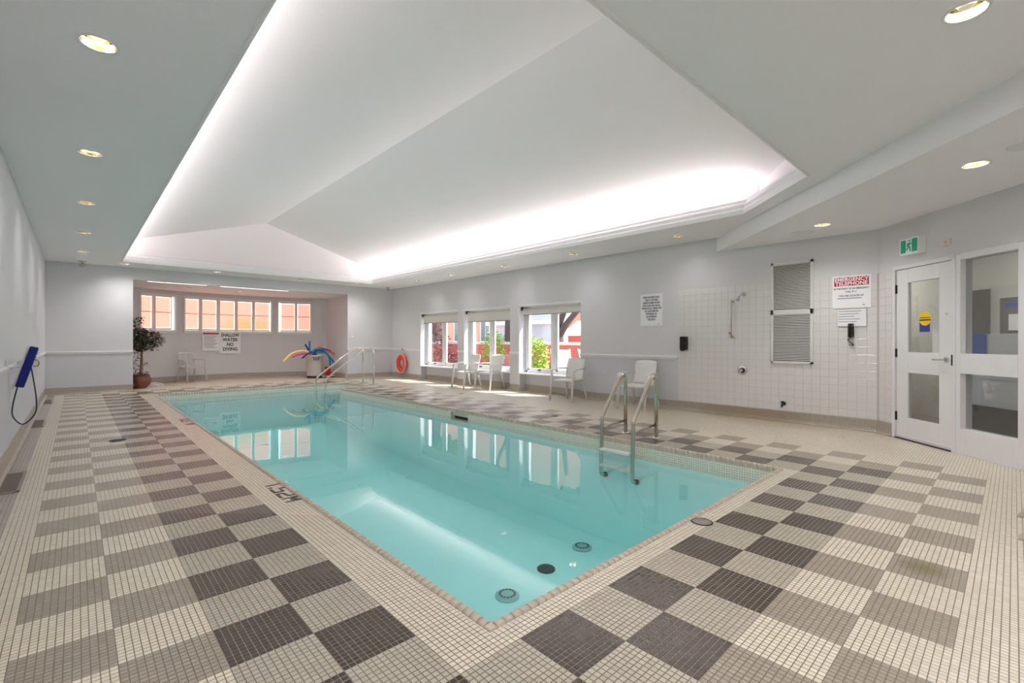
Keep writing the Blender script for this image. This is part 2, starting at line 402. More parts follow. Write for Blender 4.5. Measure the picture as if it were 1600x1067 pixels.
def text(name, body, size, m, mw, parent=None, align='CENTER', bold=0.0, depth=0.0015, spacing=1.0, sx=1.0):
    cu = bpy.data.curves.new(name, 'FONT'); cu.body = body; cu.size = size; cu.align_x = align; cu.align_y = 'CENTER'
    cu.extrude = depth; cu.offset = bold; cu.space_line = spacing; cu.resolution_u = 3
    t = bpy.data.objects.new(name, cu); COL.objects.link(t)
    bpy.context.view_layer.update()
    me = bpy.data.meshes.new_from_object(t.evaluated_get(bpy.context.evaluated_depsgraph_get()))
    bpy.data.objects.remove(t); me.materials.clear(); me.materials.append(m)
    o = bpy.data.objects.new(name, me); COL.objects.link(o)
    if parent is not None: o.parent = parent
    o.matrix_world = mw @ Matrix.Diagonal((sx, 1, 1, 1))
    return o
def face_mw(origin, right, up):
    """matrix whose local x runs right, y up, z out of the face"""
    r = Vector(right).normalized(); u = Vector(up).normalized(); n = r.cross(u); o = Vector(origin)
    return Matrix(((r.x, u.x, n.x, o.x), (r.y, u.y, n.y, o.y), (r.z, u.z, n.z, o.z), (0, 0, 0, 1)))

# ------------------------------------------------------------------ dimensions
WL, WR, FAR, NEAR = -0.50, 7.916, 14.50, -1.60
SOF = 2.968; LOW = 2.735
PX0, PX1, PY0, PY1 = 1.317, 4.946, 1.543, 13.147          # inner edges of the pool
NX1, NY0 = 5.75, 11.75                                    # stair recess
CX0, CX1, CY0, CY1, CCH = 0.733, 6.655, 1.475, 13.43, 1.04  # coffer opening and its chamfer
Q = sqrt(0.5)
DG = Matrix(((-Q, Q, 0, WR), (-Q, -Q, 0, WR - 6.66), (0, 0, 1, 0), (0, 0, 0, 1)))  # entry wall frame: x along the wall, y into the hall

# ------------------------------------------------------------------ floor
mb = MB().use(M['mosaic'])
def top(x0, x1, y0, y1): mb.box(x0, x1, y0, y1, -0.12, 0)
CP = 0.045
top(WL - .1, PX0 - CP, NEAR - .1, 17.6)
top(PX0 - CP, WR + .3, NEAR - .1, PY0 - CP)
top(PX0 - CP, WR + .3, PY1 + CP, 17.6)
top(PX1 + CP, WR + .3, PY0 - CP, NY0 - CP)
top(NX1 + CP, WR + .3, NY0 - CP, PY1 + CP)
floor = mb.build('floor'); struct(floor, 'pool deck of small mosaic tiles in a checkered band round the pool', 'floor')

def tile_geo(mb, x, y, w=T, h=0.0022, g=0.0014, ch=0.0012):
    x0, x1, y0, y1 = x + g, x + w - g, y + g, y + w - g
    b = mb.addv([(x0, y0, 0), (x1, y0, 0), (x1, y1, 0), (x0, y1, 0), (x0, y0, h - ch * .6), (x1, y0, h - ch * .6), (x1, y1, h - ch * .6), (x0, y1, h - ch * .6),
                 (x0 + ch, y0 + ch, h), (x1 - ch, y0 + ch, h), (x1 - ch, y1 - ch, h), (x0 + ch, y1 - ch, h)])
    mb.face([b + 8, b + 9, b + 10, b + 11])
    for i in range(4):
        j = (i + 1) % 4
        mb.face([b + i, b + j, b + 4 + j, b + 4 + i]); mb.face([b + 4 + i, b + 4 + j, b + 8 + j, b + 8 + i])
near = []
for i in range(-65, 120):
    for j in range(-110, 110):
        x = X0 + i * T; y = Y0 + j * T; cx, cy = x + T / 2, y + T / 2
        if cx < WL + .03: continue
        d = cx * sin(YAW) + cy * cos(YAW); a = cx * cos(YAW) - cy * sin(YAW)
        if d < 1.62 or d > 3.3 or abs(a) > 1.11 * d: continue
        if x + T > PX0 - CP - .001 and y + T > PY0 - CP - .001: continue
        near.append((d * d + a * a * 0.0, x, y))
near.sort()
mb1 = MB(); tile_geo(mb1, -T / 2, -T / 2); tile_me = mb1.mesh('tile', M['mosaic'])
for d, x, y in near[:300]:
    link_mesh('tile', tile_me, floor, (x + T / 2, y + T / 2, 0))
mb = MB()
for d, x, y in near[300:]: tile_geo(mb, x, y)
tag(mb.build('mosaic_tiles', M['mosaic'], floor), kind='stuff')

# depth marks set into the deck
dm = MB()
def glyph_bar(mb, o, pts, w):
    # strokes in letter space: x right, y up -> world: right = -Y, up = +X
    for (a, b) in zip(pts[:-1], pts[1:]):
        A = Vector((o[0] + a[1], o[1] - a[0], 0)); B = Vector((o[0] + b[1], o[1] - b[0], 0)); t = (B - A).normalized(); n = Vector((-t.y, t.x, 0)) * w / 2
        A -= t * w * .3; B += t * w * .3
        mb.prism([(p.x, p.y) for p in (A - n, B - n, B + n, A + n)], 0.0005, 0.0032)
def mark(o, s, parent, strokes):
    mb = MB()
    for st in strokes: glyph_bar(mb, o, [(x * s, y * s) for x, y in st], 0.018)
    return mb.build('depth_mark', M['marker'], parent)
one = [[(0, 0), (0, .115)]]
dot = [[(.075, .0), (.075, .018)]]
five = [[(.235, .115), (.13, .115), (.13, .065), (.225, .065), (.225, .0), (.12, .0)]]
two = [[(.28, .115), (.37, .115), (.37, .06), (.28, .045), (.28, .0), (.385, .0)]]
emm = [[(.43, 0), (.43, .115), (.475, .05), (.52, .115), (.52, 0)]]
mk = mark((1.168, 4.27), 1.0, None, one + dot + five + two + emm)
tag(mk, 'black 1.52M depth mark set in the cream tiles by the pool edge', 'depth mark')
zero = [[(0, 0), (0, .115), (.09, .115), (.09, 0), (0, 0)]]
mk2 = mark((1.168, 8.75), 1.0, None, zero + [[(.15, 0), (.15, .018)]] + [[(x + .08, y) for x, y in five[0]]] + [[(x + .08, y) for x, y in emm[0]]])
tag(mk2, 'faint far depth mark in the cream tiles halfway down the left pool edge', 'depth mark')

# ------------------------------------------------------------------ pool
pool = thing('swimming_pool', 'rectangular swimming pool full of clear turquoise water with cream coping', 'pool', (0, 0, 0))
def zfloor(y): return -1.30 if y < 5 else -1.30 + (y - 5) / 8.15 * 0.25
mb = MB().use(M['pool_wall'])
t_ = 0.12; zb = -1.75
mb.box(PX0 - t_, PX0, PY0 - t_, PY1 + t_, zb, -0.002)
mb.box(PX0, PX1 + t_, PY0 - t_, PY0, zb, -0.002)
mb.box(PX0, NX1 + t_, PY1, PY1 + t_, zb, -0.002)
# right wall with the skimmer mouth
SK0, SK1 = 6.42, 6.92
mb.box(PX1, PX1 + t_, PY0, SK0, zb, -0.002)
mb.box(PX1, PX1 + t_, SK1, NY0, zb, -0.002)
mb.box(PX1, PX1 + t_, SK0, SK1, -0.055, -0.002)
mb.box(PX1, PX1 + t_, SK0, SK1, zb, -0.19)
mb.box(PX1 + t_, NX1 + t_, NY0 - t_, NY0, zb, -0.002)
mb.box(NX1, NX1 + t_, NY0, PY1, zb, -0.002)
mb.build('pool_wall', None, pool)
mb = MB().use(M['pool_floor'])
b = mb.addv([(PX0, PY0, -1.30), (NX1, PY0, -1.30), (NX1, 5, -1.30), (PX0, 5, -1.30), (NX1, PY1, zfloor(PY1)), (PX0, PY1, zfloor(PY1))])
mb.face([b, b + 1, b + 2, b + 3]); mb.face([b + 3, b + 2, b + 4, b + 5])
mb.build('pool_floor', None, pool)
mb = MB().use(M['pool_floor'])
for i, (xa, z1) in enumerate(((4.95, -0.85), (5.2, -0.58), (5.48, -0.32))): mb.box(xa, NX1, NY0, PY1, zb, z1)
mb.build('entry_steps', None, pool, bevel=0.01)
mb = MB().use(M['louvre_dark']); mb.box(PX1 + .09, PX1 + .11, SK0, SK1, -0.2, -0.05); mb.build('skimmer', None, pool)
for cx, cy, m_, r_ in ((3.12, 3.41, 'grate', .12), (4.52, 3.59, 'grate', .12), (3.80, 3.52, 'black_grate', .10)):
    mb = MB().use(M[m_]); mb.lathe([(r_, -1.299), (r_, -1.285), (r_ - .015, -1.275), (0.03, -1.270)], 28, (cx, cy, 0))
    if m_ == 'grate':
        mb.use(M['hall_grey'])
        for k in range(14):
            a = 2 * pi * k / 14; mb.box(cx + cos(a) * r_ * .62 - .010, cx + cos(a) * r_ * .62 + .010, cy + sin(a) * r_ * .62 - .010, cy + sin(a) * r_ * .62 + .010, -1.275, -1.266)
    o = mb.build('main_drain', None, pool)
    if m_ != 'grate': tag(o, 'dark round drain cover')
mb = MB().use(M['water']); mb.box(PX0 - .1, NX1 + .1, PY0 - .1, PY1 + .1, -1.74, -0.14)
mb.build('water', None, pool)
# dark expansion line of the return fitting on right wall
mb = MB().use(M['black']); mb.lathe([(.012, PX1 - .004), (.012, PX1 + .01)], 10, (0, 8.05, -.09), 'x'); mb.build('return_fitting', None, pool)

# bullnose coping: short pieces all round
def coping_profile(mb, L):
    # piece of length L along +y, centred; x from 0 (pool) to -CP (deck)
    pr = [(0.0, -0.045), (0.004, -0.01), (0.0, 0.004), (-0.010, 0.011), (-0.026, 0.012), (-CP + .003, 0.006), (-CP + .001, -0.01)]
    n = len(pr); a = -L / 2 + .0011; c = L / 2 - .0011
    b = mb.addv([(x, a, z) for x, z in pr] + [(x, c, z) for x, z in pr])
    for i in range(n - 1): mb.face([b + i, b + i + 1, b + n + i + 1, b + n + i], True)
    mb.face([b + i for i in range(n)]); mb.face([b + n + i for i in range(n)][::-1])
cop_l = 0.0508
m0 = MB(); coping_profile(m0, cop_l); cop_me = m0.mesh('coping_tile', M['coping'])
pieces = []
def run(x0, y0, x1, y1, rot):
    L = math.hypot(x1 - x0, y1 - y0); n = int(round(L / cop_l))
    for i in range(n):
        t = (i + .5) / n; pieces.append((x0 + (x1 - x0) * t, y0 + (y1 - y0) * t, rot))
run(PX0, PY0, PX0, PY1, 0)
run(PX0, PY0, PX1, PY0, pi / 2)
run(PX1, PY0, PX1, NY0, pi)
run(PX1, NY0, NX1, NY0, pi / 2)
run(NX1, NY0, NX1, PY1, pi)
run(PX0, PY1, NX1, PY1, -pi / 2)
pieces.sort(key=lambda p: p[0] * sin(YAW) + p[1] * cos(YAW))
for x, y, r in pieces[:300]:
    o = link_mesh('coping_tile', cop_me, pool, (x, y, 0)); o.rotation_euler = (0, 0, r)
mb = MB()
for x, y, r in pieces[300:]:
    mb.xf(Matrix.Translation((x, y, 0)) @ Matrix.Rotation(r, 4, 'Z')); coping_profile(mb, cop_l)
mb.xf(None)
tag(mb.build('coping_tiles', M['coping'], pool), kind='stuff')
mb = MB().use(M['coping'])
mb.box(PX0 - CP, PX0, PY0 - CP, PY0, -.045, .010)
mb.build('coping_corner', None, pool, bevel=.006)

# ------------------------------------------------------------------ walls
mb = MB().use(M['wall']); mb.box(WL - .2, WL, NEAR - .2, FAR, -0.12, 3.2)
struct(mb.build('wall_left'), 'long white wall at the left with a chair rail', 'wall')
mb = MB().use(M['wall_plain']); mb.box(WL, 5.2, NEAR - .2, NEAR, -0.12, 3.2)
struct(mb.build('wall_near'), 'white wall behind the camera', 'wall')
OX0, OX1, OZ = 1.005, 6.34, 2.685
mb = MB().use(M['wall'])
mb.box(WL - .2, OX0, FAR, FAR + .15, -.12, 3.2); mb.box(OX1, WR + .3, FAR, FAR + .15, -.12, 3.2)
mb.box(OX0, OX1, FAR, FAR + .15, OZ, 3.2)
struct(mb.build('wall_far'), 'white far wall with a wide opening into the window alcove', 'wall')
mb = MB().use(M['wall_plain']); mb.box(6.42, 6.57, FAR + .15, 16.6, -.12, 2.9); mb.box(.40, .55, FAR + .15, 16.7, -.12, 2.9)
struct(mb.build('wall_alcove_side'), 'short side walls of the window alcove', 'wall')

# right wall with three floor-standing window niches
NICH = [(6.34, 8.22), (8.57, 10.43), (10.76, 12.68)]; ND = 0.20; SILL = .45; HEAD = 2.05
XO = WR + .40
mb = MB().use(M['wall'])
ys = [WR - 6.66 - .3] + [v for n in NICH for v in n] + [FAR + .15]
for a, c in zip(ys[0::2], ys[1::2]): mb.box(WR, XO, a, c, -.12, 3.2)
for a, c in NICH:
    mb.box(WR, XO, a, c, HEAD, 3.2); mb.box(WR + ND, XO, a, c, -.12, SILL - .02)
struct(mb.build('wall_right'), 'long white right wall with three window niches', 'wall')
wall_right = bpy.data.objects['wall_right']

# alcove bow wall
AC = (3.685, 12.13); AR = 5.07
def arcp(th, r=AR): a = radians(th); return (AC[0] + sin(a) * r, AC[1] + cos(a) * r)
WIN = [(-28.2, -17.3), (-15.1, 13.1), (15.0, 27.1)]; WZ0, WZ1 = 1.46, 2.55
mb = MB().use(M['wall_plain'])
def arcblock(t0, t1, z0, z1, r0=AR, r1=AR + .18):
    n = max(1, int((t1 - t0) / 2.5))
    for i in range(n):
        a = t0 + (t1 - t0) * i / n; c = t0 + (t1 - t0) * (i + 1) / n
        mb.prism([arcp(a, r0), arcp(c, r0), arcp(c, r1), arcp(a, r1)], z0, z1)
arcblock(-39.0, 34.5, -.12, WZ0); arcblock(-39.0, 34.5, WZ1, 2.9)
ed = [-39.0] + [v for w in WIN for v in w] + [34.5]
for a, c in zip(ed[0::2], ed[1::2]): arcblock(a, c, WZ0, WZ1)
struct(mb.build('wall_alcove'), 'bowed white back wall of the alcove under the coral windows', 'wall')

# entry wall (45 degrees) with door and sidelight opening
DU0, DU1, DZ = .272, 2.62, 2.185
mb = MB().use(M['wall_plain'])
mb.box(-.25, DU0, 0, .16, -.12, 3.2); mb.box(DU0, DU1, 0, .16, DZ, 3.2); mb.box(DU1, 4.1, 0, .16, -.12, 3.2)
struct(mb.build('wall_entry', mw=DG), 'white angled wall holding the glazed entry door', 'wall')

# ------------------------------------------------------------------ ceiling
mb = MB().use(M['ceiling'])
zt = SOF + .12
LIGHTS_XY = []
def plate(mb, z, loops):
    """flat plate at height z filled between an outer loop and its holes"""
    bm = bmesh.new(); edges = []
    for lp in loops:
        vs = [bm.verts.new((x, y, z)) for x, y in lp]
        edges += [bm.edges.new((vs[i], vs[(i + 1) % len(vs)])) for i in range(len(vs))]
    bmesh.ops.triangle_fill(bm, use_beauty=True, use_dissolve=False, edges=edges)
    bm.verts.index_update(); b0 = mb.addv([v.co for v in bm.verts])
    for f in bm.faces: mb.face([b0 + v.index for v in f.verts])
    bm.free()
def ring_pts(x, y, r, n=24): return [(x + r * cos(2 * pi * k / n), y + r * sin(2 * pi * k / n)) for k in range(n)]
CANS = {'soffit': [(.094, 3.68), (.094, 5.88), (.09, 8.05), (.09, 10.29), (.09, 12.53), (.81, 13.9), (2.62, 13.9), (4.68, 13.9), (6.45, 13.75), (7.25, 11.80), (7.27, 10.15), (7.29, 8.10), (7.30, 6.03), (7.31, 3.81), (3.44, .175)],
        'low': [(7.065, 1.695), (5.607, .228)], 'alcove': [(2.3, 15.6), (3.6, 15.8), (4.9, 15.7)]}
coffer = [(CX0, CY0), (CX0, CY1), (CX1, CY1), (CX1, CY0 + CCH), (CX1 - CCH, CY0)]
outer = [(WL - .1, NEAR - .1), (XO, NEAR - .1), (XO, FAR + .1), (WL - .1, FAR + .1)]
plate(mb, SOF, [outer, coffer] + [ring_pts(x, y, .083) for x, y in CANS['soffit']])
plate(mb, zt, [outer, coffer])
for i in range(5):
    p_, q_ = coffer[i], coffer[(i + 1) % 5]; mb.quad(p_ + (SOF,), q_ + (SOF,), q_ + (zt,), p_ + (zt,))
ceiling = mb.build('ceiling'); struct(ceiling, 'white ceiling with a large vaulted coffer over the pool', 'ceiling')
# vault: upright sides, sloping planes to a ridge
VX0, VX1, VY0, VY1, ZS, ZR = 0.50, 6.85, 1.30, 13.55, 3.37, 4.33; RX = 3.70
mb = MB().use(M['vault'])
ch = 1.04
def zv(x): return ZS + (ZR - ZS) * ((x - VX0) / (RX - VX0) if x < RX else (VX1 - x) / (VX1 - RX))
cxa, cya = VX1 - ch + .06, VY0      # chamfer start
cxb, cyb = VX1, VY0 + ch - .06 + .1
mb.quad((VX0, VY0, zt - .01), (VX0, VY1, zt - .01), (VX0, VY1, ZS), (VX0, VY0, ZS))
mb.quad((VX1, cyb, zt - .01), (VX1, VY1, zt - .01), (VX1, VY1, ZS), (VX1, cyb, ZS))
b = mb.addv([(VX0, VY1, zt - .01), (VX1, VY1, zt - .01), (VX1, VY1, ZS), (RX, VY1, ZR), (VX0, VY1, ZS)]); mb.face([b, b + 1, b + 2, b + 3, b + 4])
b = mb.addv([(VX0, VY0, zt - .01), (cxa, VY0, zt - .01), (cxa, VY0, zv(cxa)), (RX, VY0, ZR), (VX0, VY0, ZS)]); mb.face([b, b + 1, b + 2, b + 3, b + 4])
mb.quad((cxa, cya, zt - .01), (cxb, cyb, zt - .01), (cxb, cyb, ZS), (cxa, cya, zv(cxa)))
b = mb.addv([(VX0, VY0, ZS), (RX, VY0, ZR), (RX, VY1, ZR), (VX0, VY1, ZS)]); mb.face([b, b + 1, b + 2, b + 3])
b = mb.addv([(RX, VY0, ZR), (cxa, VY0, zv(cxa)), (cxb, cyb, ZS), (VX1, VY1, ZS), (RX, VY1, ZR)]); mb.face([b, b + 1, b + 2, b + 3, b + 4])
mb.build('vault', None, ceiling)
# crown moulding round the coffer, upstand towards the opening
def crown(mb, p, q_, inward):
    p = Vector((p[0], p[1], 0)); q_ = Vector((q_[0], q_[1], 0)); n = Vector((inward[0], inward[1], 0)).normalized()
    pr = [(0.0, -.03), (-.012, -.03), (-.012, .0), (.0, .012), (.012, .03), (.012, .045), (.03, .055), (.05, .085), (.052, .10), (.066, .108), (.078, .135), (.08, .15), (.095, .158), (.095, .20), (.07, .20), (.07, .12), (0.03, .0)]
    return p, q_, n, pr
P5 = [(CX0, CY0), (CX0, CY1), (CX1, CY1), (CX1, CY0 + CCH), (CX1 - CCH, CY0)]
def offset_poly(P, d):
    out = []; n = len(P)
    for i in range(n):
        a = Vector(P[i - 1]); b = Vector(P[i]); c = Vector(P[(i + 1) % n])
        e1 = (b - a).normalized(); e2 = (c - b).normalized()
        n1 = Vector((e1.y, -e1.x)); n2 = Vector((e2.y, -e2.x))     # clockwise loop: right-hand side is inside
        bis = (n1 + n2); bis = bis / (bis.length ** 2 / 2)
        out.append(b + bis * d)
    return out
pr = [(.0, -.012), (-.02, -.012), (-.03, .0), (-.022, .016), (.0, .03), (.0, .045), (-.018, .052), (-.042, .085), (-.044, .098), (-.058, .104), (-.078, .135), (-.08, .150), (-.10, .156), (-.10, .195), (-.085, .195), (-.085, .165), (.02, .05), (.02, -.012)]
# profile x<0 steps back over the opening edge; here the moulding leans outwards as it rises
mb = MB().use(M['trim'])
loops = []
for dx, dz in pr:
    loops.append(mb.addv([(v.x, v.y, SOF + dz) for v in offset_poly(P5, dx * .55 + .0)]))
for i in range(len(pr)):
    a = loops[i]; c = loops[(i + 1) % len(pr)]
    for k in range(5):
        k2 = (k + 1) % 5; mb.face([a + k, a + k2, c + k2, c + k])
mb.build('crown_moulding', None, ceiling)
# dropped entry ceiling, its 45-degree face running from the right wall towards the camera
mb = MB().use(M['ceiling'])
s0 = WR - 3.427
lowp = [(XO, XO - s0), (NEAR + s0, NEAR), (NEAR + 6.9, NEAR), (XO, XO - 6.9)]
plate(mb, LOW, [lowp] + [ring_pts(x, y, .083) for x, y in CANS['low']])
mb.quad(lowp[0] + (LOW,), lowp[1] + (LOW,), lowp[1] + (SOF + .02,), lowp[0] + (SOF + .02,))
mb.build('dropped_ceiling', None, ceiling)
mb = MB().use(M['ceiling']); 
plate(mb, OZ, [[(.40, FAR + .1), (6.57, FAR + .1), (6.57, 17.6), (.40, 17.6)]] + [ring_pts(x, y, .083 * .8) for x, y in CANS['alcove']])
plate(mb, OZ + .15, [[(.40, FAR + .1), (6.57, FAR + .1), (6.57, 17.6), (.40, 17.6)]])
mb.build('alcove_ceiling', None, ceiling)
# roof shell above so no daylight leaks through the vault
mb = MB().use(M['ceiling'])
mb.box(WL - .2, XO, NEAR - .2, FAR + .3, 4.5, 4.6)
for a in ((WL - .2, WL - .1, NEAR - .2, FAR + .3), (XO - .1, XO, NEAR - .2, FAR + .3), (WL - .2, XO, NEAR - .2, NEAR - .1), (WL - .2, XO, FAR + .2, FAR + .3)): mb.box(a[0], a[1], a[2], a[3], 3.0, 4.5)
mb.build('roof_shell', None, ceiling)

# ------------------------------------------------------------------ baseboards (mosaic cove) and chair rails
def base_bar(name, label, segs, mw=None):
    mb = MB().use(M['basetile'])
    for (x0, y0, x1, y1) in segs:
        d = Vector((x1 - x0, y1 - y0)).normalized(); n = Vector((-d.y, d.x))   # room side is to the left of the run
        pts = [(0, .155), (.012, .155), (.014, .05), (.022, .022), (.045, .004), (0, .004)]
        b = mb.addv([(x0 + n.x * o, y0 + n.y * o, z) for o, z in pts] + [(x1 + n.x * o, y1 + n.y * o, z) for o, z in pts])
        k = len(pts)
        for i in range(k): j = (i + 1) % k; mb.face([b + i, b + j, b + k + j, b + k + i])
        mb.face([b + i for i in range(k)][::-1]); mb.face([b + k + i for i in range(k)])
    o = mb.build(name, mw=mw); struct(o, label, 'baseboard'); return o
base_bar('baseboard_left', 'taupe mosaic cove base along the left wall', [(WL, FAR, WL, NEAR)])
base_bar('baseboard_far', 'taupe mosaic cove base along the far wall', [(OX0, FAR, WL, FAR), (WR, FAR, OX1, FAR)])
segs = []
yy = [WR - 6.66] + [v for n in NICH for v in n] + [FAR]
for a, c in zip(yy[0::2], yy[1::2]): segs.append((WR, a, WR, c))
for a, c in NICH: segs.append((WR + ND, a, WR + ND, c))
base_bar('baseboard_right', 'taupe mosaic cove base along the right wall and its niches', segs)
n_ = 22
base_bar('baseboard_alcove', 'taupe mosaic cove base along the bowed alcove wall',
         [arcp(33 - 66 * i / n_) + arcp(33 - 66 * (i + 1) / n_) for i in range(n_)] + [(6.42, FAR + .15, 6.42, 16.5)])
base_bar('baseboard_entry', 'taupe mosaic cove base beside the entry door', [(DU0, 0, 0, 0)], DG)
def rail(name, label, segs, z=.90):
    mb = MB().use(M['trim'])
    for (x0, y0, x1, y1) in segs:
        d = Vector((x1 - x0, y1 - y0)).normalized(); n = Vector((-d.y, d.x))
        pts = [(0, z), (.012, z), (.016, z + .02), (.026, z + .035), (.028, z + .055), (.012, z + .062), (0, z + .065)]
        b = mb.addv([(x0 + n.x * o, y0 + n.y * o, q) for o, q in pts] + [(x1 + n.x * o, y1 + n.y * o, q) for o, q in pts]); k = len(pts)
        for i in range(k): j = (i + 1) % k; mb.face([b + i, b + j, b + k + j, b + k + i])
        mb.face([b + i for i in range(k)][::-1]); mb.face([b + k + i for i in range(k)])
    struct(mb.build(name), label, 'chair rail')
rail('trim_1', 'white chair rail along the left wall', [(WL, FAR, WL, NEAR)], .90)
rail('trim_2', 'white chair rail on the far wall either side of the alcove', [(OX0, FAR, WL, FAR), (WR, FAR, OX1, FAR)], .90)
rail('trim_3', 'white chair rail between the windows of the right wall', [(WR, 4.12, WR, NICH[0][0]), (WR, NICH[0][1], WR, NICH[1][0]), (WR, NICH[1][1], WR, NICH[2][0]), (WR, NICH[2][1], WR, FAR)], .89)

# ------------------------------------------------------------------ shower wall tiles
TP = 0.1097
cells = []
zs = [.165 + TP * i for i in range(18)]   # top edge at 2.14 m
nY = int(round((4.112 - 1.258) / TP))
for i in range(nY):
    for z in zs:
        y = 1.262 + TP * i
        if y > 2.02 and y + TP < 2.56 and z > .89: continue
        cells.append((y, z))
cells.sort(key=lambda c: c[0] + 0 * c[1])
def wtile(mb, g=.0013, ch=.003, th=.006):
    # local: x thickness outwards -x, y, z from 0 to TP
    a, c = g, TP - g
    b = mb.addv([(0, a, a), (0, c, a), (0, c, c), (0, a, c), (-th + .002, a, a), (-th + .002, c, a), (-th + .002, c, c), (-th + .002, a, c), (-th, a + ch, a + ch), (-th, c - ch, a + ch), (-th, c - ch, c - ch), (-th, a + ch, c - ch)])
    mb.face([b + 8, b + 9, b + 10, b + 11])
    for i in range(4):
        j = (i + 1) % 4; mb.face([b + i, b + j, b + 4 + j, b + 4 + i]); mb.face([b + 4 + i, b + 4 + j, b + 8 + j, b + 8 + i])
m1 = MB(); wtile(m1); wt_me = m1.mesh('wall_tile', M['wall_tile'])
for y, z in cells[:300]: link_mesh('wall_tile', wt_me, wall_right, (WR, y, z))
mb = MB()
for y, z in cells[300:]: mb.xf(Matrix.Translation((WR, y, z))); wtile(mb)
mb.xf(None)
tag(mb.build('wall_tiles', M['wall_tile'], wall_right), kind='stuff')
mb = MB().use(M['wall_grout'])
mb.box(WR - .0025, WR, 1.258, 4.114, .155, .165 + 18 * TP)
mb.build('tile_grout', None, wall_right)
we = bpy.data.objects['wall_entry']
mb = MB().use(M['wall_grout']); mb.box(0, DU0 - .005, -.0025, 0, .155, .165 + 18 * TP); mb.build('tile_grout', None, we)
RZ = Matrix.Rotation(pi / 2, 4, 'Z')
m2 = MB(); m2.xf(Matrix.Rotation(pi / 2, 4, 'Z')); wtile(m2)   # faces local -y
wt2 = m2.mesh('wall_tile', M['wall_tile'])
for i in range(2):
    for z in zs: link_mesh('wall_tile', wt2, we, (TP + .01 + i * TP + .022, 0, z))

# ------------------------------------------------------------------ right windows
def right_window(i, y0, y1, lab):
    w = thing('window_%d' % i, lab, 'window', (WR + ND, (y0 + y1) / 2, SILL), kind='structure')
    hw = (y1 - y0) / 2; fx = 0.07; H_ = HEAD - SILL
    mb = MB().use(M['trim']); fw = .06
    mb.box(0, fx, -hw, -hw + fw, 0, H_); mb.box(0, fx, hw - fw, hw, 0, H_); mb.box(0, fx, -hw, hw, 0, fw); mb.box(0, fx, -hw, hw, H_ - fw, H_)
    mb.build('window_frame', None, w, bevel=.004)
    mb = MB().use(M['trim']); mb.box(-.02, fx, -.055, .055, fw, H_ - fw); mb.box(-.03, -.02, -.02, .02, fw, H_ - fw); mb.build('mullion', None, w, bevel=.004)
    for s in (-1, 1):
        a, c = (.055, hw - fw) if s > 0 else (-hw + fw, -.055)
        mb = MB().use(M['trim']); sw = .05
        mb.box(.01, .055, a, a + sw, fw, H_ - fw); mb.box(.01, .055, c - sw, c, fw, H_ - fw); mb.box(.01, .055, a, c, fw, fw + sw); mb.box(.01, .055, a, c, H_ - fw - sw, H_ - fw)
        sa = mb.build('sash', None, w, bevel=.003)
        mb = MB().use(M['glass']); mb.box(.030, .034, a + sw, c - sw, fw + sw, H_ - fw - sw); mb.build('pane', None, sa)
        if s > 0:
            mb = MB().use(M['dark_metal']); mb.box(-.03, .01, (a + c) / 2 - .04, (a + c) / 2 + .04, fw - .005, fw + .02); mb.build('crank', None, sa)
    mb = MB().use(M['trim']); mb.box(-ND - .012, .01, -hw, hw, -.035, .0); mb.build('window_sill', None, w, bevel=.004)
    mb = MB().use(M['trim']); mb.box(-.012 - ND, -.0 - ND, hw - .001, hw + .045, -.03, H_ + .03); mb.box(-.012 - ND, -ND, -hw, hw + .045, H_, H_ + .05)
    mb.build('casing', None, w, bevel=.003)
    # roller blind
    bl = thing('roller_blind', lab.replace('white framed double window', 'pale roller blind rolled up high in the window'), 'blind', (WR + .09, (y0 + y1) / 2, HEAD - .03), group='roller blinds of the right wall')
    dr = (.30, .33, .20)[i - 1] if False else {1: .16, 2: .27, 3: .25}[i]
    mb = MB().use(M['blind']); mb.tube([(0, -hw + .03, -.03), (0, hw - .03, -.03)], .026, 12); mb.build('roller', None, bl)
    mb = MB().use(M['blind']); mb.box(-.027, -.025, -hw + .05, hw - .05, -dr, -.03); mb.build('fabric', None, bl)
    mb = MB().use(M['sign_grey']); mb.box(-.032, -.020, -hw + .05, hw - .05, -dr - .02, -dr); mb.build('hem_bar', None, bl, bevel=.003)
    for s in (-1, 1):
        mb = MB().use(M['dark_metal'] if s > 0 else M['trim']); mb.box(-.045, .03, s * (hw - .015) - .012, s * (hw - .015) + .012, -.06, .02); mb.build('bracket', None, bl)
    bl['label'] = {1: 'pale roller blind at the top of the nearest right window', 2: 'pale roller blind at the top of the middle right window', 3: 'pale roller blind at the top of the farthest right window'}[i]
right_window(1, *NICH[0], 'white framed double window nearest the shower wall')
right_window(2, *NICH[1], 'white framed double window in the middle of the right wall')
right_window(3, *NICH[2], 'white framed double window farthest along the right wall')

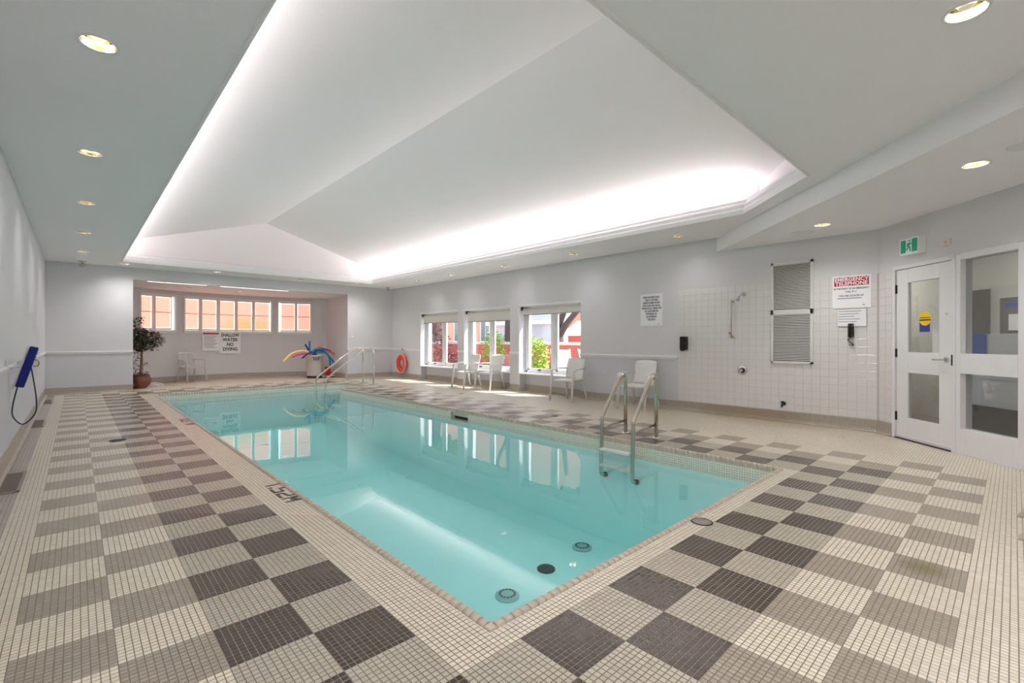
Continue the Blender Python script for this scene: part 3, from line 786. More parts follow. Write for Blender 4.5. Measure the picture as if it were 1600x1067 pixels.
# ------------------------------------------------------------------ alcove windows
def alcove_window(i, t0, t1, panes, lab):
    w = thing('window_%d' % i, lab, 'window', arcp((t0 + t1) / 2) + (WZ0,), kind='structure')
    inv = Matrix.Translation(-Vector(arcp((t0 + t1) / 2) + (WZ0,)))
    def local(th0, th1, r0, r1, z0, z1, mb):
        k = max(1, int(round((th1 - th0) / 2.6)))
        for q in range(k):
            a = th0 + (th1 - th0) * q / k; c = th0 + (th1 - th0) * (q + 1) / k
            mb.prism([arcp(a, r0), arcp(c, r0), arcp(c, r1), arcp(a, r1)], z0, z1)
    fw = .55
    mb = MB().xf(inv).use(M['trim'])
    local(t0 - .1, t1 + .1, AR - .025, AR + .06, WZ0 - .02, WZ0 + .06, mb); local(t0 - .1, t1 + .1, AR - .025, AR + .06, WZ1 - .05, WZ1 + .02, mb)
    local(t0 - .1, t0 + fw - .1, AR - .025, AR + .06, WZ0, WZ1, mb); local(t1 - fw + .1, t1 + .1, AR - .025, AR + .06, WZ0, WZ1, mb)
    mb.build('window_frame', None, w)
    n = len(panes)
    for k, (a, c) in enumerate(panes):
        if k < n - 1:
            mb = MB().xf(inv).use(M['trim']); local(c + .12, panes[k + 1][0] - .12, AR + .0, AR + .07, WZ0 + .05, WZ1 - .04, mb); mb.build('mullion', None, w)
        mb = MB().xf(inv).use(M['trim']); z0, z1 = 1.575, 2.475
        local(a - .25, a, AR + .02, AR + .07, z0 - .03, z1 + .03, mb); local(c, c + .25, AR + .02, AR + .07, z0 - .03, z1 + .03, mb)
        local(a - .25, c + .25, AR + .02, AR + .07, z0 - .05, z0, mb); local(a - .25, c + .25, AR + .02, AR + .07, z1, z1 + .05, mb)
        sa = mb.build('sash', None, w)
        mb = MB().xf(inv).use(M['pane_lit']); local(a, c, AR + .075, AR + .08, z0, z1, mb); mb.build('pane', None, sa)
        mb = MB().xf(inv).use(M['shade_lit']); local(a + .09, c - .09, AR + .062, AR + .066, z0 + .009, z1 - .009, mb); mb.build('sheer_shade', None, sa)
        mb = MB().xf(inv).use(M['hall_grey']); zm = (z0 + z1) / 2 + .01; local(a, c, AR + .055, AR + .0615, zm - .009, zm + .009, mb); mb.build('meeting_rail', None, sa)
alcove_window(4, *WIN[0], [(-27.6, -24.3), (-23.3, -18.7)], 'left alcove window of two coral lit panes')
alcove_window(5, *WIN[1], [(-14.6, -10.4), (-9.3, -4.9), (-3.8, .85), (1.85, 6.45), (7.5, 12.2)], 'long central alcove window of five coral lit panes')
alcove_window(6, *WIN[2], [(16.2, 20.9), (21.9, 26.4)], 'right alcove window of two coral lit panes')
# glowing strips painted in for the thin highlights along the alcove header edge
for k, (a, c) in enumerate(((1.3, 2.55), (2.85, 4.6))):
    mb = MB().use(M['pane_lit']); mb.box(a, c, FAR + .165, FAR + .175, OZ - .008, OZ - .003)
    o = mb.build('highlight_strip'); tag(o, ('left' if k == 0 else 'right') + ' half of the thin glowing strip painting the highlight under the alcove header', 'light', 'alcove header highlights')

# ------------------------------------------------------------------ entry door, sidelights, hall
fr = thing('door_1', 'white glazed entry door with chrome lever and three hinges', 'door', (0, 0, 0), kind='structure'); fr.matrix_world = DG
def dpart(name, parent, boxes, m, bevel=.003):
    mb = MB().use(m)
    for b in boxes: mb.box(*b)
    o = mb.build(name, None, None, bevel=bevel); o.parent = parent; return o
dpart('door_frame', fr, [(DU0, .318, -.02, .14, 0, 2.18), (1.12, 1.165, -.02, .14, 0, 2.18), (DU0, 1.165, -.02, .14, 2.135, 2.185)], M['door'])
lf = dpart('door_leaf', fr, [(.324, .50, .0, .045, .015, 2.13), (.945, 1.114, .0, .045, .015, 2.13), (.50, .945, .0, .045, .015, .275), (.50, .945, .0, .045, .838, 1.092), (.50, .945, .0, .045, 1.956, 2.13)], M['door'], .002)
dpart('pane', lf, [(.50, .945, .018, .026, .275, .838)], M['door_glass'], 0)
dpart('pane', lf, [(.50, .945, .018, .026, 1.092, 1.956)], M['door_glass'], 0)
dpart('kick_sweep', lf, [(.326, 1.112, -.01, .01, .012, .05)], M['louvre'])
dpart('threshold', fr, [(.318, 1.12, -.03, .14, 0, .012)], M['louvre_dark'])
for z in (.28, 1.08, 1.89): dpart('hinge', lf, [(.312, .336, -.016, .004, z - .055, z + .055)], M['dark_metal'])
mb = MB().use(M['chrome']); mb.lathe([(.0, -.012), (.032, -.012), (.034, -.004), (.034, 0)], 20, (1.045, 0, 1.02), 'y')
mb.tube([(1.045, -.01, 1.02), (1.045, -.05, 1.02), (1.03, -.062, 1.02), (.94, -.064, 1.018), (.925, -.058, 1.016)], .011, 10)
o = mb.build('door_handle', None, None); o.parent = lf
mb = MB().use(M['chrome']); mb.lathe([(.0, -.006), (.013, -.006), (.016, 0)], 14, (1.045, 0, 1.54), 'y'); o = mb.build('door_viewer', None, None); o.parent = lf
dpart('latch_plate', fr, [(1.122, 1.140, -.024, -.019, .96, 1.08)], M['black'])
# sticker on the upper glass
st = thing('window_sticker', 'round yellow sticker with a dark band over a blue square on the door glass', 'sticker', (0, 0, 0)); st.matrix_world = DG
mb = MB().use(M['sticker_blue']); mb.box(.655, .80, .0165, .0172, 1.34, 1.50); o = mb.build('blue_label', None); o.parent = st
mb = MB().use(M['sticker_yellow']); mb.lathe([(.085, .0155), (.085, .0164)], 28, (.735, 0, 1.50), 'y'); o = mb.build('yellow_disc', None); o.parent = st
mb = MB().use(M['sign_black']); mb.box(.655, .815, .0148, .0155, 1.475, 1.490); mb.box(.655, .815, .0148, .0155, 1.505, 1.513); o = mb.build('dark_band', None); o.parent = st
# sidelights
sl = thing('window_7', 'tall white framed sidelight right of the entry door', 'window', (0, 0, 0), kind='structure'); sl.matrix_world = DG
dpart('window_frame', sl, [(1.165, 1.218, -.01, .12, 0, 2.18), (1.82, 1.885, -.01, .12, 0, 2.18), (1.218, 1.82, -.01, .12, 0, .276), (1.218, 1.82, -.01, .12, .877, 1.095), (1.218, 1.82, -.01, .12, 2.118, 2.185)], M['door'])
dpart('pane', sl, [(1.218, 1.82, .05, .056, .276, .877)], M['door_glass'], 0); dpart('pane', sl, [(1.218, 1.82, .05, .056, 1.095, 2.118)], M['door_glass'], 0)
dpart('window_frame', sl, [(2.56, 2.62, -.01, .12, 0, 2.18), (1.885, 2.56, -.01, .12, 0, .276), (1.885, 2.56, -.01, .12, .877, 1.095), (1.885, 2.56, -.01, .12, 2.118, 2.185)], M['door'])
dpart('pane', sl, [(1.885, 2.56, .05, .056, .276, .877)], M['door_glass'], 0); dpart('pane', sl, [(1.885, 2.56, .05, .056, 1.095, 2.118)], M['door_glass'], 0)
# hall beyond the glass
hall = thing('hallway', 'dim hallway beyond the glazed door with pale walls', 'hallway', (0, 0, 0), kind='structure'); hall.matrix_world = DG
dpart('floor', hall, [(-6, 5, .16, 3.2, -.12, 0.0)], M['hall_floor'], 0)
dpart('wall', hall, [(-6, 5, 1.9, 2.0, 0, 2.7), (-6, -5.9, .16, 1.9, 0, 2.7), (5.0, 5.1, .16, 1.9, 0, 2.7), (-6, -.3, .42, .44, 0, 2.7)], M['hall_wall'], 0)
dpart('ceiling', hall, [(-6, 5, .1, 2.0, 2.6, 2.75)], M['hall_wall'], 0)
dpart('lamp', hall, [(-2.6, -1.8, 1.0, 1.2, 2.58, 2.6), (.4, 1.2, 1.0, 1.2, 2.58, 2.6)], M['hall_fill'], 0)  # glowing boxes added to brighten the hall behind the glass
hd = thing('hall_standin', 'added low white panel with grey base standing in for reflections in the sidelight', 'partition', (0, 0, 0)); hd.matrix_world = DG  # added stand-in for the white and dark reflections in the glass
dpart('panel', hd, [(-.1, 2.3, .98, 1.04, .42, 1.32), (-.1, 2.3, .97, 1.05, .76, .79)], M['trim']); dpart('base', hd, [(-.1, 2.3, 1.0, 1.04, 0, .42)], M['hall_grey'])
bp_ = dpart('blue_standin', None, [(-.02, .47, .955, .97, 1.06, 1.33)], M['hall_blue']); bp_.matrix_world = DG; tag(bp_, 'added blue board standing in for a reflection in the sidelight', 'board')  # blue reflection in the glass, added as a solid board
nb = thing('notice_board', 'notice board with papers hanging in the hall behind the sidelight', 'notice board', (0, 0, 0)); nb.matrix_world = DG
dpart('board', nb, [(-.28, .35, 1.86, 1.885, 1.33, 1.83)], M['hall_grey']); dpart('paper', nb, [(-.2, .25, 1.85, 1.858, 1.70, 1.76)], M['hall_blue'], 0); dpart('paper', nb, [(-.15, .1, 1.85, 1.858, 1.38, 1.6)], M['sign_white'], 0)
hdoor = dpart('hall_door', None, [(-1.1, -.45, 1.86, 1.90, 0, 1.98)], M['hall_grey']); hdoor.matrix_world = DG; struct(hdoor, 'grey closed door at the back of the hall', 'door'); hdoor.name = 'door_2'

# exit sign, strobe
ex = thing('exit_sign', 'green running man exit sign in a white box above the door', 'exit sign', (0, 0, 0)); ex.matrix_world = DG
dpart('housing', ex, [(.485, .765, -.09, 0, 2.285, 2.485)], M['sign_white'])
dpart('green_field', ex, [(.508, .582, -.093, -.09, 2.31, 2.465)], M['exit_green'], 0); dpart('green_field', ex, [(.675, .752, -.093, -.09, 2.31, 2.465)], M['exit_green'], 0)
mb = MB().use(M['exit_green'])
y_ = -.0935
def limb(pts, r=.008):
    for a, c in zip(pts[:-1], pts[1:]):
        A = Vector((a[0], 0, a[1])); B = Vector((c[0], 0, c[1])); t = (B - A).normalized(); n = Vector((-t.z, 0, t.x)) * r
        q = [A - n, B - n, B + n, A + n]; b = mb.addv([(p.x, y_, p.z) for p in q] + [(p.x, -.0905, p.z) for p in q])
        mb.face([b, b + 1, b + 2, b + 3]); mb.face([b + 4, b + 5, b + 6, b + 7])
        for i in range(4): mb.face([b + i, b + (i + 1) % 4, b + 4 + (i + 1) % 4, b + 4 + i])
limb([(.632, 2.428), (.625, 2.385)], .012); limb([(.632, 2.423), (.655, 2.405), (.668, 2.418)], .006); limb([(.630, 2.422), (.606, 2.408), (.600, 2.385)], .006)
limb([(.625, 2.388), (.648, 2.36), (.650, 2.322)], .008); limb([(.624, 2.388), (.612, 2.352), (.590, 2.345)], .008)
mb.lathe([(.012, y_), (.012, -.0905)], 12, (.640, 0, 2.447), 'y')
o = mb.build('running_man', None); o.parent = ex
sb = thing('wall_strobe', 'small beige alarm strobe on the wall right of the exit sign', 'alarm', (0, 0, 0)); sb.matrix_world = DG
dpart('plate', sb, [(.995, 1.10, -.02, 0, 2.31, 2.38)], M['board_b']); dpart('lens', sb, [(1.03, 1.065, -.03, -.02, 2.33, 2.36)], M['coping'])

# ------------------------------------------------------------------ near ladder
def rounded(path, r, n=6):
    out = [Vector(path[0])]
    for i in range(1, len(path) - 1):
        a, b, c = Vector(path[i - 1]), Vector(path[i]), Vector(path[i + 1])
        d1 = (a - b); d2 = (c - b); ang = d1.angle(d2); t = min(r / math.tan(ang / 2), d1.length * .49, d2.length * .49)
        p1 = b + d1.normalized() * t; p2 = b + d2.normalized() * t
        for k in range(n + 1):
            s_ = k / n; out.append(p1 * (1 - s_) ** 2 + b * 2 * s_ * (1 - s_) + p2 * s_ ** 2)
    out.append(Vector(path[-1])); return out
lad = thing('pool_ladder', 'stainless steel pool ladder with two arched rails and white treads', 'ladder', (5.36, 3.3, 0))
for y in (3.08, 3.53):
    yl = y - 3.3
    mb = MB().use(M['steel'])
    mb.tube(rounded([(0, yl, 0), (0, yl, .92), (-.52, yl, .27), (-.545, yl, -.44), (-.47, yl, -.46)], .11, 8), .024, 14)
    rl = mb.build('rail', None, lad)
    mb = MB().use(M['steel_bright']); mb.lathe([(.058, 0.001), (.058, .008), (.035, .018), (.026, .02)], 20, (0, yl, 0)); mb.build('floor_flange', None, rl)
    mb = MB().use(M['steel']); mb.tube([(0, yl, .17), (-.525, yl, .15)], .017, 12); mb.build('cross_brace', None, rl)
    mb = MB().use(M['rubber']); mb.tube([(-.48, yl, -.455), (-.435, yl, -.47)], .03, 12); mb.build('bumper', None, rl)
for z in (-.105, -.30):
    mb = MB().use(M['white_plastic']); mb.box(-.60, -.505, -.20, .21, z - .03, z); mb.build('tread', None, lad, bevel=.008)
# far stair handrails
for y, lb in ((12.2, 'steel stair handrail nearer the camera at the far pool corner'), (12.85, 'steel stair handrail farther from the camera at the far pool corner')):
    hr = thing('handrail', lb, 'handrail', (6.08, y, 0), group='stair handrails')
    mb = MB().use(M['steel_bright']); mb.tube(rounded([(0, 0, 0), (0, 0, 1.0), (-.28, 0, 1.0), (-1.32, 0, .22), (-1.36, 0, -.9)], .16, 8), .022, 12); mb.build('rail', None, hr)
    mb = MB().use(M['steel_bright']); mb.lathe([(.05, .001), (.05, .01), (.024, .02)], 16); mb.build('floor_flange', None, hr)

# ------------------------------------------------------------------ chairs
def grid(mb, fn, nu, nv, thick=0.0):
    b = mb.addv([fn(i / nu, j / nv) for j in range(nv + 1) for i in range(nu + 1)])
    for j in range(nv):
        for i in range(nu): mb.face([b + j * (nu + 1) + i, b + j * (nu + 1) + i + 1, b + (j + 1) * (nu + 1) + i + 1, b + (j + 1) * (nu + 1) + i], True)
def solid(o, t):
    m_ = o.modifiers.new('solid', 'SOLIDIFY'); m_.thickness = t; m_.offset = 0; return o
def make_chair(name, label, cat, slatted, m_):
    t = thing(name, label, cat)
    def seat_f(u, v):
        x = (u - .5) * (.47 - .03 * (1 - v)); y = -.23 + v * .42
        return (x, y, .425 + .03 * (1 - v) ** 3 * 0 - .02 * sin(pi * min(1, v * 1.1)) * (1 - abs(2 * u - 1) ** 2) - (.03 * max(0, .15 - v) / .15))
    mb = MB(); grid(mb, seat_f, 8, 8); solid(mb.build('seat', m_, t), .012)
    mb = MB(); mb.tube([(-.225, -.22, .41), (.225, -.22, .41)], .014, 8); mb.tube([(-.225, -.2, .405), (-.21, .17, .40)], .012, 8); mb.tube([(.225, -.2, .405), (.21, .17, .40)], .012, 8); mb.build('seat_rim', m_, t)
    def back_f(u, v, u0=0, u1=1):
        uu = u0 + (u1 - u0) * u; w = .42 + .03 * v - .05 * max(0, v - .8) / .2
        x = (uu - .5) * w; c = (1 - (2 * uu - 1) ** 2)
        return (x, .17 + .12 * v + .035 * c * (0.4 + .6 * v), .42 + v * .43 + .02 * c * v)
    if not slatted:
        mb = MB(); grid(mb, back_f, 10, 8); solid(mb.build('backrest', m_, t), .010)
    else:
        mb = MB(); grid(mb, lambda u, v: back_f(u, .86 + .14 * v), 10, 2); grid(mb, lambda u, v: back_f(u, .16 * v), 10, 2); solid(mb.build('backrest', m_, t), .012)
        for k in range(7):
            mb = MB(); c_ = .06 + k * .88 / 6; grid(mb, lambda u, v: back_f(u, .1 + .8 * v, c_ - .038, c_ + .038), 2, 6); solid(mb.build('slat', m_, t), .010)
    for s in (-1, 1):
        mb = MB(); mb.tube(rounded([(s * .215, .23, .645), (s * .26, .05, .655), (s * .275, -.20, .635), (s * .272, -.245, .60)], .05, 4), [.032] * 12, 8, flat=(1.15, .42)); mb.build('armrest', m_, t)
        mb = MB(); mb.tube([(s * .272, -.235, .625), (s * .262, -.235, .42), (s * .275, -.29, .0)], [.036, .033, .022], 8, flat=(1.1, .7)); mb.build('leg', m_, t)
        mb = MB(); mb.tube([(s * .20, .17, .44), (s * .215, .20, .36), (s * .25, .30, .0)], [.036, .033, .021], 8, flat=(1.1, .7)); mb.build('leg', m_, t)
    return t
ch0 = make_chair('armchair', 'white resin armchair alone in front of the nearest right window', 'chair', False, M['white_plastic'])
GR = 'white resin armchairs along the right wall'
ch0.location = (7.46, 6.28, 0); ch0.rotation_euler = (0, 0, -pi / 2 + .08); ch0['group'] = GR
for (x, y, rz, lb) in ((7.42, 9.68, -pi / 2 - .05, 'white resin armchair farther from the camera of the pair before the middle window'),
                       (7.66, 9.03, -pi / 2 + .1, 'white resin armchair nearer the camera of the pair before the middle window'),
                       (7.49, 4.66, -pi / 2 + .06, 'white resin armchair seen through the near ladder beside the tiled shower wall')):
    c = copy_tree(ch0); c.location = (x, y, 0); c.rotation_euler = (0, 0, rz); c['label'] = lb
ca = make_chair('slatted_armchair', 'grey white plastic armchair with slatted back below the left alcove window', 'chair', True, M['grey_plastic'])
ca.location = (2.48, 16.50, 0); ca.rotation_euler = (0, 0, .38)

# ------------------------------------------------------------------ plant
pl = thing('potted_fig_tree', 'potted fig tree with dark leaves in a round brown pot by the alcove corner', 'plant', (1.17, 15.2, 0))
mb = MB().use(M['terracotta']); mb.lathe([(.0, .0), (.15, 0), (.165, .015), (.235, .10), (.262, .18), (.25, .25), (.215, .30), (.225, .325), (.235, .335), (.22, .345), (.20, .33), (.195, .28)], 32); mb.build('pot', None, pl)
mb = MB().use(M['soil']); mb.lathe([(.198, .27), (.19, .30), (.0, .315)], 20); mb.build('soil', None, pl)
rnd = random.Random(3)
mb = MB().use(M['bark'])
mb.tube([(0.05, 0, .29), (.045, .01, .5), (.06, 0, .7), (.055, .01, .95), (.05, 0, 1.25), (.0, 0, 1.5)], [.036, .030, .027, .025, .02, .01], 10)
mb.tube([(.03, .03, .29), (.075, .02, .5), (.04, .02, .7), (.08, .0, .95)], [.022, .02, .017, .015], 8)
for k in range(9):
    a = rnd.uniform(0, 2 * pi); z = rnd.uniform(.95, 1.35); mb.tube([(.05, 0, z), (.05 + .15 * cos(a), .15 * sin(a), z + .1), (.05 + .3 * cos(a), .3 * sin(a), z + .12)], [.012, .008, .004], 6)
mb.build('trunk', None, pl)
def leaf_cloud(mb, n, fn, size, rnd):
    for _ in range(n):
        c = Vector(fn()); a = rnd.uniform(0, 2 * pi); d = Vector((cos(a), sin(a), rnd.uniform(-1.0, .2))).normalized()
        w = d.cross(Vector((rnd.uniform(-.4, .4), rnd.uniform(-.4, .4), 1))).normalized(); L = size * rnd.uniform(.7, 1.25); wd = L * .21
        up = d.cross(w) * L * .06
        b = mb.addv([c, c + d * L * .45 + w * wd + up, c + d * L, c + d * L * .45 - w * wd + up, c + d * L * .45 - up * .5])
        mb.face([b, b + 1, b + 4]); mb.face([b + 1, b + 2, b + 4]); mb.face([b + 2, b + 3, b + 4]); mb.face([b + 3, b, b + 4])
def ball():
    while 1:
        p = Vector((rnd.uniform(-1, 1), rnd.uniform(-1, 1), rnd.uniform(-1, 1)))
        if .25 < p.length < 1: break
    z = 1.24 + p.z * .30; return (.05 + p.x * .46, p.y * .46, z)
mb = MB().use(M['leaf_dark']); leaf_cloud(mb, 1250, ball, .10, rnd)
leaf_cloud(mb, 170, lambda: (rnd.uniform(-.2, .08), rnd.uniform(-.15, .15), rnd.uniform(1.4, 1.82)), .085, rnd)
leaf_cloud(mb, 60, lambda: (rnd.uniform(-.15, .02), rnd.uniform(-.12, .12), rnd.uniform(.45, 1.0)), .08, rnd)
leaf_cloud(mb, 14, lambda: (rnd.uniform(.06, .16), rnd.uniform(-.06, .06), rnd.uniform(.56, .66)), .075, rnd)
tag(mb.build('foliage', None, pl), kind='stuff')
mb = MB().use(M['leaf_dark']); leaf_cloud(mb, 160, lambda: (rnd.uniform(-.19, .19), rnd.uniform(-.19, .19), rnd.uniform(.30, .42)), .06, rnd); tag(mb.build('ground_leaves', None, pl), kind='stuff')
# shoes
for k, (x, y, rz, lb) in enumerate(((1.50, 15.72, -.5, 'white shoe nearer the brown pot'), (1.62, 15.95, -.35, 'white shoe behind the first, farther from the brown pot'))):
    sh = thing('shoe', lb, 'shoe', (x, y, 0), rz, 'pair of white shoes')
    mb = MB().use(M['shoe'])
    P = [(-.13, .028, .05), (-.10, .036, .075), (-.04, .036, .085), (.02, .038, .06), (.08, .044, .045), (.13, .034, .03), (.145, .015, .02)]
    b0 = None
    for x_, w_, h_ in P:
        r = mb.addv([(x_, -w_, .018), (x_, -w_ * .95, h_ * .6), (x_, -w_ * .5, h_), (x_, w_ * .5, h_), (x_, w_ * .95, h_ * .6), (x_, w_, .018)])
        if b0 is not None:
            for q in range(5): mb.face([b0 + q, b0 + q + 1, r + q + 1, r + q], True)
        else: mb.face([r + q for q in range(6)])
        b0 = r
    mb.face([b0 + q for q in range(6)][::-1]); mb.build('upper', None, sh)
    mb = MB().use(M['sign_white']); mb.prism([(-.135, -.03), (-.05, -.038), (.08, -.047), (.14, -.03), (.15, 0), (.14, .03), (.08, .047), (-.05, .038), (-.135, .03)], 0, .02); mb.build('sole', None, sh, bevel=.004)

# ------------------------------------------------------------------ bin of pool noodles
bn = thing('noodle_bin', 'pale grey tall plastic bin full of foam pool noodles in the alcove corner', 'bin', (5.70, 15.6, 0))
mb = MB().use(M['bin']); mb.lathe([(.0, .07), (.215, .07), (.22, .09), (.262, .70), (.28, .705), (.285, .74), (.272, .745), (.255, .70), (.215, .12), (.0, .11)], 32, cap=False); mb.build('bin_body', None, bn)
mb = MB().use(M['dark_metal']); mb.tube(rounded([(-.13, -.27, .70), (-.12, -.30, .60), (.03, -.30, .60), (.06, -.27, .70)], .03, 3), .012, 8); mb.build('handle', None, bn)
dl = mb = MB().use(M['black']); mb.lathe([(.19, .03), (.235, .035), (.24, .07), (.2, .072)], 28); 
for k in range(5):
    a = 2 * pi * k / 5 + .6; mb.lathe([(.032, -.014), (.032, .014)], 12, (cos(a) * .2, sin(a) * .2, .032), 'x')
mb.build('dolly', None, bn)
def bez(pts, n=16):
    P = [Vector(p) for p in pts]
    out = []
    P = [P[0] * 2 - P[1]] + P + [P[-1] * 2 - P[-2]]
    for i in range(1, len(P) - 2):
        for k in range(n // (len(P) - 3) + 1):
            t = k / (n // (len(P) - 3) + 1)
            a, b, c, d = P[i - 1], P[i], P[i + 1], P[i + 2]
            out.append(.5 * ((2 * b) + (c - a) * t + (2 * a - 5 * b + 4 * c - d) * t * t + (3 * b - a - 3 * c + d) * t ** 3))
    out.append(P[-2]); return out
ND_ = [('yellow', [(5.66, 15.55, .3), (5.60, 15.52, .72), (5.42, 15.48, .87), (5.18, 15.44, .88), (4.92, 15.40, .80), (4.68, 15.38, .58)], 'yellow pool noodle drooping far out to the left'),
       ('pink', [(5.70, 15.50, .3), (5.58, 15.44, .70), (5.45, 15.40, .79), (5.16, 15.34, .79), (4.94, 15.30, .71)], 'pink pool noodle just under the yellow one'),
       ('navyfoam', [(5.74, 15.6, .4), (5.60, 15.50, .82), (5.42, 15.36, .80), (5.20, 15.25, .67)], 'navy pool noodle pointing down to the left under the pink one'),
       ('blue', [(5.62, 15.62, .3), (5.56, 15.62, .85), (5.55, 15.60, 1.20)], 'bright blue pool noodle standing upright'),
       ('navyfoam', [(5.70, 15.66, .3), (5.58, 15.66, .80), (5.43, 15.66, 1.10)], 'dark blue pool noodle leaning left beside the upright one'),
       ('blue', [(5.56, 15.50, .4), (5.60, 15.46, .86), (5.76, 15.42, .94), (5.95, 15.40, .88), (6.10, 15.38, .67), (6.14, 15.36, .36)], 'bright blue pool noodle arching right and hanging down'),
       ('teal', [(5.60, 15.56, .4), (5.66, 15.34, .78), (5.80, 15.30, .84), (5.97, 15.28, .80), (6.12, 15.27, .62), (6.22, 15.26, .43)], 'teal pool noodle arching right in front'),
       ('teal', [(5.66, 15.64, .4), (5.70, 15.52, .86), (5.88, 15.50, .90), (6.04, 15.48, .80), (6.20, 15.46, .62), (6.30, 15.45, .49)], 'teal pool noodle arching right behind the other teal one'),
       ('orange', [(5.66, 15.76, .4), (5.76, 15.78, .80), (5.96, 15.80, 1.08)], 'short orange pool noodle end pointing up to the right'),
       ('coral', [(5.60, 15.72, .4), (5.76, 15.70, .84), (6.05, 15.68, .88), (6.32, 15.66, .81), (6.38, 15.65, .74)], 'coral pool noodle reaching far to the right'),
       ('navyfoam', [(5.62, 15.80, .4), (5.76, 15.82, .88), (6.0, 15.84, .95), (6.34, 15.86, .86)], 'thin navy pool noodle just above the coral one')]
for c_, pts, lb in ND_:
    mb = MB().use(M[c_]); mb.tube(bez(pts), .030 if c_ != 'navyfoam' else .026, 10); o = mb.build('pool_noodle'); tag(o, lb, 'pool noodle', 'foam noodles in the grey bin')
# red kickboard and low stack behind the bin
mb = MB().use(M['red_foam']); mb.prism([(-.10, -.02), (.10, -.02), (.10, .02), (-.10, .02)], 0, .30)
o = mb.build('kickboard', bevel=.018); o.location = (6.16, 15.62, .052); o.rotation_euler = (-.12, 0, .15); tag(o, 'red foam kickboard standing beside the grey bin', 'kickboard')
for k, (m_, x, y, rz, z, lb) in enumerate((('dark_metal', 6.12, 15.55, .1, 0, 'dark flat float at the bottom of the stack by the red kickboard'), ('board_b', 6.15, 15.58, -.12, .026, 'cream flat float on top of the dark one by the red kickboard'))):
    mb = MB().use(M[m_]); mb.prism([(-.22, -.13), (.18, -.13), (.24, -.06), (.24, .06), (.18, .13), (-.22, .13)], 0, .024)
    o = mb.build('foam_float', bevel=.006); o.location = (x, y, z); o.rotation_euler = (0, 0, rz); tag(o, lb, 'float', 'flat floats by the bin')

# ------------------------------------------------------------------ signs
def sign_board(name, label, origin, right, w, h, th=.006, m_=None, cat='sign'):
    t = thing(name, label, cat, (0, 0, 0)); mw = face_mw(origin, right, (0, 0, 1)); t.matrix_world = mw
    mb = MB().use(m_ or M['sign_white']); mb.box(-w / 2, w / 2, -h / 2, h / 2, 0, th); o = mb.build('board', None, bevel=.0015); o.parent = t
    return t, mw
def sign_text(t, body, size, y, m_, th=.006, bold=0.0, sx=1.0, x=0, align='CENTER'):
    o = text('lettering', body, size, m_, Matrix.Identity(4), None, align, bold, .0008, 1.0, 1.0)
    o.parent = t; o.matrix_parent_inverse = Matrix.Identity(4); o.location = (x, y, th + .0008); o.scale = (sx, 1, 1); return o
def tang(th): a = radians(th); return (cos(a), -sin(a), 0)
# alcove signs
th1 = -4.25 + 3.4
a0 = 1.05
p = arcp(a0 - 1.75, AR - .03)
def bars(t, rows, x0, x1, y0, dy, hh, m_, th=.006):
    mb = MB().use(m_)
    for k in range(rows):
        e = x1 - (x1 - x0) * (0, .12, .3, .05, .2)[k % 5]; mb.box(x0, e, y0 - k * dy - hh / 2, y0 - k * dy + hh / 2, th, th + .001)
    o = mb.build('small_print', None); o.parent = t; return o
tA = -.75
t, mw = sign_board('pool_sign', 'SHALLOW WATER NO DIVING sign in bold black capitals under the long alcove window', arcp(tA, AR - .035) + (1.15,), tang(tA), .60, .70)
for k, w_ in enumerate(('SHALLOW', 'WATER', 'NO', 'DIVING')): sign_text(t, w_, .150, .235 - k * .150, M['sign_black'], bold=.0045, sx=.72 if k == 0 else .82)
tB = -6.85
t, mw = sign_board('rules_sign', 'white rules sign with a red header left of the SHALLOW WATER sign', arcp(tB, AR - .035) + (1.19,), tang(tB), .46, .58)
mb = MB().use(M['sign_red']); mb.box(-.20, .20, .215, .265, .006, .0075); o = mb.build('header_band', None); o.parent = t
mb = MB().use(M['sign_black']); mb.box(-.215, -.195, .215, .265, .006, .008); mb.box(.195, .215, .215, .265, .006, .008); o = mb.build('header_ends', None); o.parent = t
bars(t, 9, -.19, .18, .165, .045, .016, M['sign_grey'])
# shower rules
t, mw = sign_board('shower_sign', 'small white sign telling bathers to shower, left of the tiled wall', (WR, 4.65, 1.81), (0, -1, 0), .46, .60)
for k, w_ in enumerate(('EVERY BATHER SHALL', 'TAKE A SHOWER', 'USING WARM WATER', 'AND SOAP AND SHALL', 'THOROUGHLY RINSE OFF', 'ALL SOAP BEFORE', 'ENTERING OR', 'RE-ENTERING', 'THE DECK')): sign_text(t, w_, .050, .235 - k * .052, M['sign_black'], bold=.0012, sx=.70)
mb = MB().use(M['sign_black']); mb.box(.13, .16, -.272, -.265, .006, .007); o = mb.build('imprint', None); o.parent = t
# emergency telephone sign
t, mw = sign_board('emergency_sign', 'EMERGENCY TELEPHONE sign with a red header above the wall phone', (WR - .008, 1.55, 1.918), (0, -1, 0), .445, .455)
mb = MB().use(M['sign_red']); mb.box(-.200, .200, .085, .205, .006, .0075); o = mb.build('header_band', None); o.parent = t
sign_text(t, 'EMERGENCY', .068, .172, M['sign_white'], .0078, .0016, 1.0); sign_text(t, 'TELEPHONE', .068, .115, M['sign_white'], .0078, .0016, 1.0)
sign_text(t, 'IN THE EVENT OF AN EMERGENCY', .034, .045, M['sign_black'], bold=.0007, sx=.76); sign_text(t, 'CALL 9-1-1', .034, .002, M['sign_black'], bold=.0007, sx=.8); sign_text(t, 'YOU ARE LOCATED AT', .034, -.055, M['sign_black'], bold=.0007, sx=.8)
bars(t, 1, -.16, .12, -.09, .03, .012, M['sign_grey'])
mb = MB().use(M['sign_black']); mb.box(.13, .155, -.188, -.180, .006, .007); o = mb.build('imprint', None); o.parent = t
